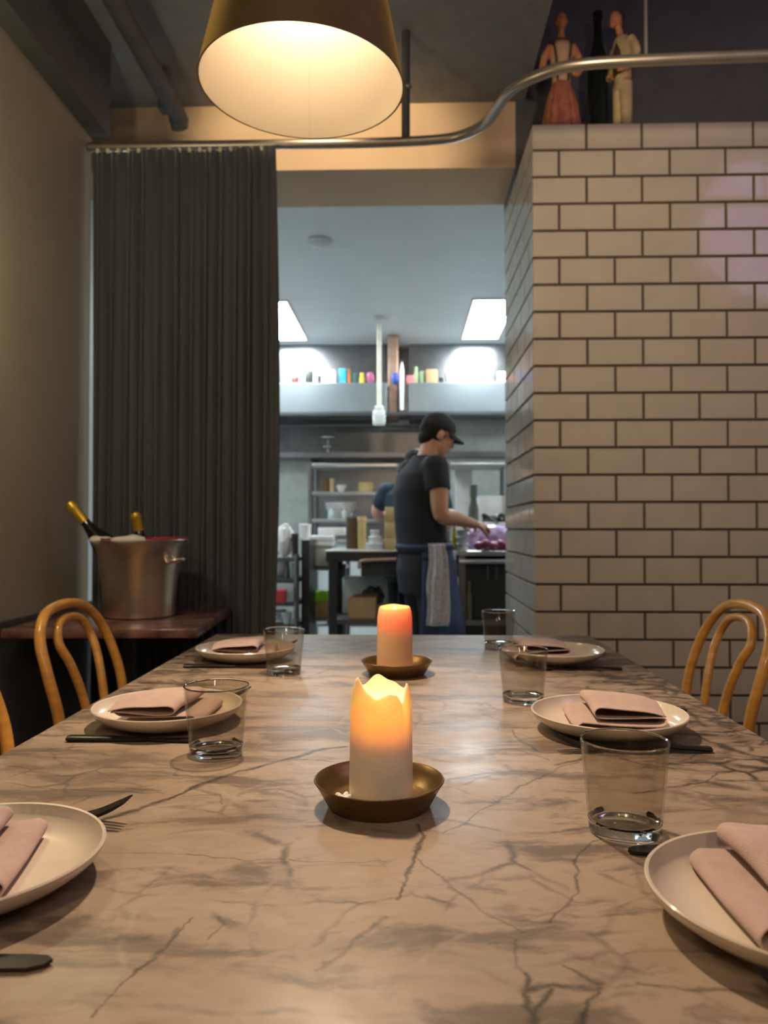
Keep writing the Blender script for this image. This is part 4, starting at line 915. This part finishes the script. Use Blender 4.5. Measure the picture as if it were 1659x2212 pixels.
put('stock_pot', 'dull metal pot with rounded lid on the cart', 'pot', 'pot', m_steel, 588, 626, 1212, 5.0, zc[2])
put('glass_jar', 'glass jar at the right of the cart shelf', 'jar', 'jar', m_clear, 626, 643, 1216, 4.98, zc[2])
put('storage_box', 'greenish storage box on the cart', 'box', 'box', m_clear, 590, 640, 1258, 4.98, zc[1], .2)
put('red_lid_tub', 'tub with bright red lid on the cart', 'tub', 'box', col('red_lid', (.70, .06, .08)), 588, 622, 1272, 4.93, zc[1] + .001 , .10).location.y = 4.85
for k in range(3):
    h = .026; o = put('takeaway_tub', ['lowest of three white tubs low on the cart', 'middle of three white tubs low on the cart', 'top of three white tubs low on the cart'][k], 'tub', 'box', m_white, 588 + k, 618 - k, 0, 4.97, zc[0], .12, 'white tubs low on the cart')
    o.scale.z = h / (Zp(0, 4.97, 603) - zc[0]); o.location.z = zc[0] + k * (h + .001)
put('round_lid', 'round pale lid at the bottom of the cart', 'lid', 'bowl', m_clear, 608, 632, 1322, 4.90, zc[0])

# right worktop
YW = 4.66
ZW = Zp(1190, YW, 1040)
t = thing('work_counter', 'steel counter the chef works at', 'work table', (X(992, YW), YW, 0)); w = 1.33
bm = B(); box(bm, 0, w, 0, .68, ZW - .03, ZW, .004); mesh_obj('worktop', bm, m_steel, t, False)
bm = B(); tube(bm, [(.0, -.0, Zp(1213, YW)), (w, -.0, Zp(1213, YW))], .014, 12); mesh_obj('rail', bm, m_steel, t)
bm = B(); box(bm, .04, w, .10, .66, .34, ZW - .05); mesh_obj('cabinet', bm, m_black, t, False)
for px in (1054, 1073):
    bm = B(); tube(bm, [(X(px, 4.7) - X(992, YW), .07, Zp(1222, 4.7)), (X(px, 4.7) - X(992, YW), .07, Zp(1252, 4.7))], .008, 8); mesh_obj('handle', bm, m_steel_d, t)
bm = B(); box(bm, .04, w, .02, .66, Zp(1352, YW), Zp(1342, YW), .003); mesh_obj('undershelf', bm, m_hood, t, False)
for x in (.02, w - .02):
    bm = B(); box(bm, x - .02, x + .02, .02, .06, 0, ZW - .03, .003); mesh_obj('leg', bm, m_steel_d, t, False)
for k in range(3):
    o = put('deli_tub', ['lowest of three clear deli tubs before the purple bag', 'middle of three clear deli tubs before the purple bag', 'top of three clear deli tubs before the purple bag'][k], 'tub', 'tub', [m_white, m_white, m_clear][k], 986, 1011, 0, 4.72, ZW, None, 'deli tubs on the counter')
    h = .042; o.scale.z = h / (Zp(0, 4.72, 998) - ZW); o.location.z = ZW + k * (h + .001)
put('oil_bottle', 'dark oil bottle in front of the white crate', 'bottle', 'jar', col('olive_glass', (.10, .12, .09)), 1012, 1034, 1048, 5.24, ZW)
put('mustard_bottle', 'small mustard coloured bottle beside the deli tubs', 'bottle', 'jar', c_yel, 976, 987, 1138, 4.75, ZW)
bm = B(); ell(bm, (0, 0, .085), (.17, .10, .075), seg=40); ell(bm, (.1, 0, .055), (.13, .10, .055), seg=32); ell(bm, (-.02, 0, .05), (.16, .10, .05), seg=32)
o = fuse('purple_bag', bm, None or M('lilac_plastic_bag', (.50, .36, .62), .3, var=.25, scale=14), None, .008, 3)
for v in o.data.vertices: v.co += Vector((1, 1, .6)) * .018 * noise.noise(v.co * 22); v.co.z = max(0, v.co.z)
tag(o, 'glossy lilac plastic bag on the counter under the chef hands', 'bag'); o.location = (X(1062, 4.90), 4.90, ZW)
m_beet = M('beetroot', (.28, .05, .12), .4, var=.3)
bm = B()
for k in range(5): ell(bm, (-.08 + .045 * k, R.uniform(-.01, .01), .028 + .012 * (k % 2)), (.035, .03, .028), seg=14)
o = tag(fuse('beet_pile', bm, m_beet, None, .005, 2), 'dark crimson produce at the front of the lilac bag', 'produce', None, 'stuff'); o.location = (X(1062, 4.72), 4.72, ZW)
t = thing('salad_tray', 'white tray of dark leaves above the lilac bag', 'tray', (X(1075, 5.05), 5.05, ZW))
zt = Zp(1128, 5.05) - ZW
bm = B(); box(bm, -.10, .17, -.08, .10, 0, zt, .01); mesh_obj('tray_body', bm, m_white, t)
bm = B()
for k in range(60):
    a = R.uniform(0, 6.3); c = Vector((R.uniform(-.09, .15), R.uniform(-.07, .07), zt + R.uniform(.0, .045)))
    ell(bm, c, (.028, .018, .006), Euler((R.uniform(-.8, .8), R.uniform(-.8, .8), a)).to_matrix(), 8)
o = mesh_obj('leaves', bm, col('dark_leaf', (.05, .065, .04), var=.4), t); o['kind'] = 'stuff'
for k, (px, py) in enumerate(((1048, 1094), (1062, 1098), (1090, 1098))):
    put('white_bowl', ['left of three shiny white bowls behind the leaves', 'middle of three shiny white bowls behind the leaves', 'right of three shiny white bowls behind the leaves'][k], 'bowl', 'bowl', m_white, px - 11, px + 11, py - 9, 5.22, ZW + zt - .02 + .0, None, 'white bowls behind the leaves').location.z = zD if False else ZW
simple('trim_5', 'bright steel upstand at the back of the right counter', 'upstand', m_hood, X(984, 5.32), 1.5, 5.32, 5.34, ZW - .2, ZW + .06, .003, None, 'structure')
put('spray_bottle', 'spray bottle with olive label under the counter', 'bottle', 'jar', col('olive_label', (.17, .17, .09)), 1006, 1018, 1256, 4.70, Zp(1342, YW))

# ------------------------------------------------------------------ the cooks
def hand(bm, wrist, fdir, pdir, side, s=1.0):
    """palm from wrist along fdir, back of the hand faces pdir, thumb on side (unit), fingers curled"""
    f = Vector(fdir).normalized(); p = Vector(pdir); p = (p - f * p.dot(f)).normalized(); sd = f.cross(p) * side
    W0 = Vector(wrist); rot = Matrix((f, sd, p)).transposed()
    ell(bm, W0 + f * .045 * s, (.050 * s, .040 * s, .016 * s), rot, 16); ell(bm, W0 + f * .010 * s, (.032 * s, .028 * s, .019 * s), rot, 14)
    for k, L in enumerate((.072, .080, .075, .058)):
        b0 = W0 + f * (.080 - .004 * abs(k - 1)) * s + sd * (.030 - .020 * k) * s
        j1 = b0 + (f * .75 - p * .45) * L * .45 * s; j2 = j1 + (f * .25 - p * .95) * L * .33 * s; j3 = j2 + (-f * .30 - p * .85) * L * .26 * s
        tube(bm, [b0 - f * .02 * s, b0, j1, j2, j3], [.0095 * s, .0098 * s, .0088 * s, .0078 * s, .0062 * s], 10); ell(bm, j3, (.0066 * s,) * 3, seg=8)
    b0 = W0 + f * .025 * s + sd * .030 * s; j1 = b0 + (f * .45 + sd * .62 - p * .35) * .042 * s; j2 = j1 + (f * .80 + sd * .05 - p * .45) * .032 * s; j3 = j2 + (f * .8 - sd * .15 - p * .5) * .020 * s
    tube(bm, [b0 - sd * .012 * s, b0, j1, j2, j3], [.013 * s, .0125 * s, .0105 * s, .0092 * s, .007 * s], 10); ell(bm, j3, (.0072 * s,) * 3, seg=8)
def head_bits(bm, T, s=1.0):
    """head looking +x in the frame T: skull, jaw, nose, lips, brow, ears"""
    def e(c, r, rot=None):
        vs = ell(bm, (c[0] * s, c[1] * s, c[2] * s), (r[0] * s, r[1] * s, r[2] * s), rot); bmesh.ops.transform(bm, matrix=T, verts=vs)
    e((-.008, 0, .030), (.098, .077, .092)); e((.030, 0, -.045), (.066, .062, .080)); e((.056, 0, -.092), (.034, .040, .030)); e((.020, 0, -.078), (.055, .055, .040))
    e((.078, 0, .030), (.020, .052, .016)); e((.072, .036, -.022), (.022, .022, .020)); e((.072, -.036, -.022), (.022, .022, .020))
    e((.100, 0, -.018), (.018, .011, .028), Euler((0, -.35, 0)).to_matrix()); e((.106, 0, -.036), (.014, .016, .011))
    e((.090, 0, -.062), (.012, .024, .007)); e((.087, 0, -.075), (.012, .021, .008))
    for sy in (-1, 1):
        e((-.002, sy * .078, -.008), (.022, .009, .034), Euler((0, .15, -sy * .35)).to_matrix()); e((-.010, sy * .073, -.012), (.014, .012, .022))
def person(name, label, loc, rz, P):
    t = thing(name, label, 'person', loc, rz)
    HT = Matrix.Translation(Vector(P['head'])) @ Euler((0, P['nod'], P['turn'])).to_matrix().to_4x4()
    bm = B(); head_bits(bm, HT)
    tube(bm, spline([P['neck'], (Vector(P['neck']) + Vector(P['head'])) / 2 + Vector((-.015, 0, -.02)), Vector(P['head']) + HT.to_3x3() @ Vector((-.025, 0, -.03))], 4), .056, 16)
    stack(bm, P['torso'], 28, 2.3)
    for sd, A in ((-1, P['arm_r']), (1, P['arm_l'])):
        sh, el, wr = map(Vector, A[:3])
        pts = spline([sh, sh.lerp(el, .5) + Vector((0, sd * .008, 0)), el, el.lerp(wr, .35), el.lerp(wr, .7), wr], 4)
        rad = [.056, .056, .055, .054, .053, .052, .050, .047, .045, .046, .047, .047, .046, .044, .041, .038, .035, .032, .029, .028, .027]
        tube(bm, pts, rad, 16); ell(bm, sh, (.060, .058, .062)); ell(bm, el, (.046, .045, .045))
        hand(bm, wr, A[3], A[4], A[5])
    for sy in (-1, 1):
        L = P['leg'](sy); tube(bm, spline(L, 5), [.088, .086, .083, .079, .074, .066, .060, .058, .057, .055, .050, .044, .040, .038, .037, .036][:len(spline(L, 5))], 18)
        ft = L[-1]; ell(bm, (ft[0] + .06, ft[1], .045), (.13, .045, .043))
    fuse('body', bm, P['skin'], t, .0062, 3)
    for sy in (-1, 1):
        bm = B(); vs = ell(bm, (.084, sy * .031, .004), (.013, .015, .010)); bmesh.ops.transform(bm, matrix=HT, verts=vs); e_ = mesh_obj('eye', bm, m_eye, t)
        bm = B(); vs = ell(bm, (.0955, sy * .032, .004), (.0030, .0055, .0055), seg=12); bmesh.ops.transform(bm, matrix=HT, verts=vs); mesh_obj('pupil', bm, m_hair, e_)
    # hair
    bm = B(); vs = ell(bm, (-.022, 0, .022), (.096, .083, .088)); vs += ell(bm, (-.062, 0, -.035), (.046, .064, .052)); 
    bmesh.ops.transform(bm, matrix=HT, verts=vs); fuse('hair', bm, m_hair, t, .006, 2)
    # cap: crown, button, visor
    if P.get('cap'):
        bm = B(); vs = ell(bm, (-.008, 0, .046), (.107, .088, .092), seg=32)
        cut = [v for v in bm.verts if v.co.z < .022]
        bmesh.ops.delete(bm, geom=cut, context='VERTS'); vs = list(bm.verts)
        vs += ell(bm, (-.01, 0, .139), (.010, .010, .007), seg=10)
        bmesh.ops.transform(bm, matrix=HT, verts=vs); cap = mesh_obj('cap', bm, m_shirt, t)
        sm = cap.modifiers.new('thick', 'SOLIDIFY'); sm.thickness = .004
        bm = B(); rows = []
        for j in range(7):
            f = j / 6; row = []
            for i in range(15):
                a = (i / 14 - .5) * 2.2; rx = .098 + f * .085 * math.cos(a * .7); ry = .086 + f * .004
                row.append(bm.verts.new((-.008 + rx * math.cos(a), ry * math.sin(a), .030 + .012 * math.cos(a) - f * .030 - .012 * f * (math.sin(a)) ** 2)))
            rows.append(row)
        for a, b in zip(rows, rows[1:]):
            for i in range(14): bm.faces.new((a[i], a[i + 1], b[i + 1], b[i]))
        bmesh.ops.transform(bm, matrix=HT, verts=list(bm.verts)); vz = mesh_obj('visor', bm, m_shirt, cap)
        sm = vz.modifiers.new('thick', 'SOLIDIFY'); sm.thickness = .005
    # tee shirt with short sleeves
    bm = B(); stack(bm, P['shirt'], 32, 2.3)
    for A, sd in ((P['arm_r'], -1), (P['arm_l'], 1)):
        sh, el = Vector(A[0]), Vector(A[1]); e1 = sh.lerp(el, P['sleeve'])
        tube(bm, [sh + Vector((0, -sd * .05, .0)), sh, sh.lerp(e1, .5), e1], [.074, .074, .072, .071], 20); ell(bm, sh + Vector((0, 0, .002)), (.074, .070, .070))
    fuse('t_shirt', bm, P['shirtmat'], t, .007, 4)
    bm = B(); stack(bm, P['hips'], 28, 2.2)
    for sy in (-1, 1):
        L = [Vector(v) for v in P['leg'](sy)]; L[-1].z = .10
        pts = spline(L, 5); tube(bm, pts, [.105 - .045 * i / (len(pts) - 1) for i in range(len(pts))], 20)
    fuse('trousers', bm, m_trou, t, .009, 4)
    for sy in (-1, 1):
        ft = P['leg'](sy)[-1]; bm = B(); ell(bm, (ft[0] + .065, ft[1], .040), (.145, .054, .048)); ell(bm, (ft[0] - .01, ft[1], .075), (.060, .050, .055)); box(bm, ft[0] - .07, ft[0] + .19, ft[1] - .048, ft[1] + .048, 0, .025, .008)
        fuse('shoe', bm, m_black, t, .007, 2)
    if P.get('apron'):
        bm = B(); rows = stack(bm, P['apron'], 40, 2.0, (-2.15, 2.15), False)
        for j, rg in enumerate(rows):
            for i, v in enumerate(rg):
                k = math.sin(i * .9 + 1) * .006 * j / len(rows); v.co.x += k; v.co.y += k * .5
        o = mesh_obj('apron', bm, m_apron, t, True, 180); sm = o.modifiers.new('thick', 'SOLIDIFY'); sm.thickness = .004
        bm = B(); z, cx, cy, rx, ry = P['apron'][0]
        tube(bm, [(cx + rx * 1.01 * math.cos(a), cy + ry * 1.01 * math.sin(a), z - .02) for a in [2 * PI * i / 36 for i in range(37)]], .016, 8, 1.0); mesh_obj('apron_tie', bm, m_apron, t)
    return t
tw = math.radians(22)
chef = dict(
    head=(.098, 0, 1.588), nod=.34, turn=-.10, neck=(.015, 0, 1.425), skin=m_skin, cap=True, sleeve=.50, shirtmat=m_shirt,
    torso=[(.84, .0, 0, .10, .16), (.95, -.005, 0, .10, .15), (1.10, -.01, 0, .105, .15), (1.25, -.008, 0, .115, .165), (1.36, 0, 0, .095, .17), (1.42, .005, 0, .07, .12), (1.455, .012, 0, .055, .07)],
    shirt=[(.90, .0, 0, .140, .180), (.98, -.006, 0, .138, .175), (1.10, -.014, 0, .142, .178), (1.25, -.016, 0, .146, .192), (1.35, -.010, 0, .124, .195), (1.41, .0, 0, .090, .140), (1.445, .008, 0, .070, .088), (1.465, .014, 0, .066, .074)],
    arm_r=((-.002, -.195, 1.385), (.005, -.255, 1.118), (.268, -.150, 1.062), (.95, .25, -.10), (.1, -.5, .85), 1),
    arm_l=((.0, .195, 1.385), (.04, .26, 1.130), (.285, .105, 1.088), (.95, -.35, -.10), (.1, .5, .85), -1),
    leg=lambda sy: [(.0, sy * .09, .88), (.012, sy * .095, .68), (.02, sy * .095, .48), (-.005, sy * .10, .09)],
    hips=[(.66, .0, 0, .125, .175), (.80, -.005, 0, .135, .185), (.92, 0, 0, .125, .170), (.97, 0, 0, .120, .165)],
    apron=[(.955, .012, 0, .150, .185), (.85, .020, 0, .168, .198), (.70, .022, 0, .185, .205), (.55, .026, 0, .205, .210), (.38, .032, 0, .228, .215)])
bp = at(912, 1140, 4.5)
person('person', 'person in black tee, cap and navy apron working at the counter', (bp.x, 4.5, 0), tw, chef)
helper = dict(
    head=(.10, -.02, 1.50), nod=.55, turn=-.2, neck=(.03, 0, 1.36), skin=m_skin2, cap=False, sleeve=.62, shirtmat=m_shirt2,
    torso=[(.84, -.05, 0, .10, .15), (.98, -.03, 0, .10, .15), (1.15, .0, 0, .11, .16), (1.28, .02, 0, .10, .17), (1.35, .03, 0, .07, .12), (1.38, .035, 0, .055, .07)],
    shirt=[(.88, -.04, 0, .135, .178), (.98, -.03, 0, .13, .175), (1.15, .0, 0, .138, .185), (1.28, .015, 0, .125, .195), (1.34, .025, 0, .09, .14), (1.375, .03, 0, .068, .085)],
    arm_r=((.02, -.195, 1.315), (.08, -.25, 1.08), (.25, -.15, 1.02), (1, .2, -.1), (0, -.4, .9), 1),
    arm_l=((.02, .180, 1.300), (.14, .272, 1.155), (.31, .17, 1.06), (1, -.2, -.1), (0, .4, .9), -1),
    leg=lambda sy: [(-.06, sy * .09, .88), (-.03, sy * .095, .66), (-.03, sy * .095, .46), (-.06, sy * .10, .09)],
    hips=[(.66, -.05, 0, .12, .17), (.80, -.055, 0, .13, .18), (.94, -.04, 0, .12, .165)])
hp = at(888, 1140, 5.52)
person('person', 'stooping person in a navy tee half hidden behind the chef', (hp.x, 5.52, 0), PI / 2 - .15, helper)
# side towel hanging from the apron
def towel():
    bm = B(); rows = []
    for j in range(22):
        f = j / 21; row = []
        for i in range(15):
            u = i / 14 - .5; row.append(bm.verts.new((u * (.090 + .035 * min(1, f * 2)) + .004 * math.sin(f * 9) + .012 * math.sin(f * 3), -.012 * math.cos(u * 9 + f) - .01 * f + .005 * math.sin(u * 25 + f * 5), -f * .455)))
        rows.append(row)
    for a, b in zip(rows, rows[1:]):
        for i in range(14): bm.faces.new((a[i], a[i + 1], b[i + 1], b[i]))
    o = mesh_obj('side_towel', bm, M('grey_white_terry', (.50, .50, .54), .95, var=.25, scale=50, bump=.4, bscale=250), None, True, 180)
    s_ = o.modifiers.new('thick', 'SOLIDIFY'); s_.thickness = .006
    o.location = at(943, 1174, 4.275); return tag(o, 'pale grey towel hanging at the hip of the chef', 'towel')
towel()
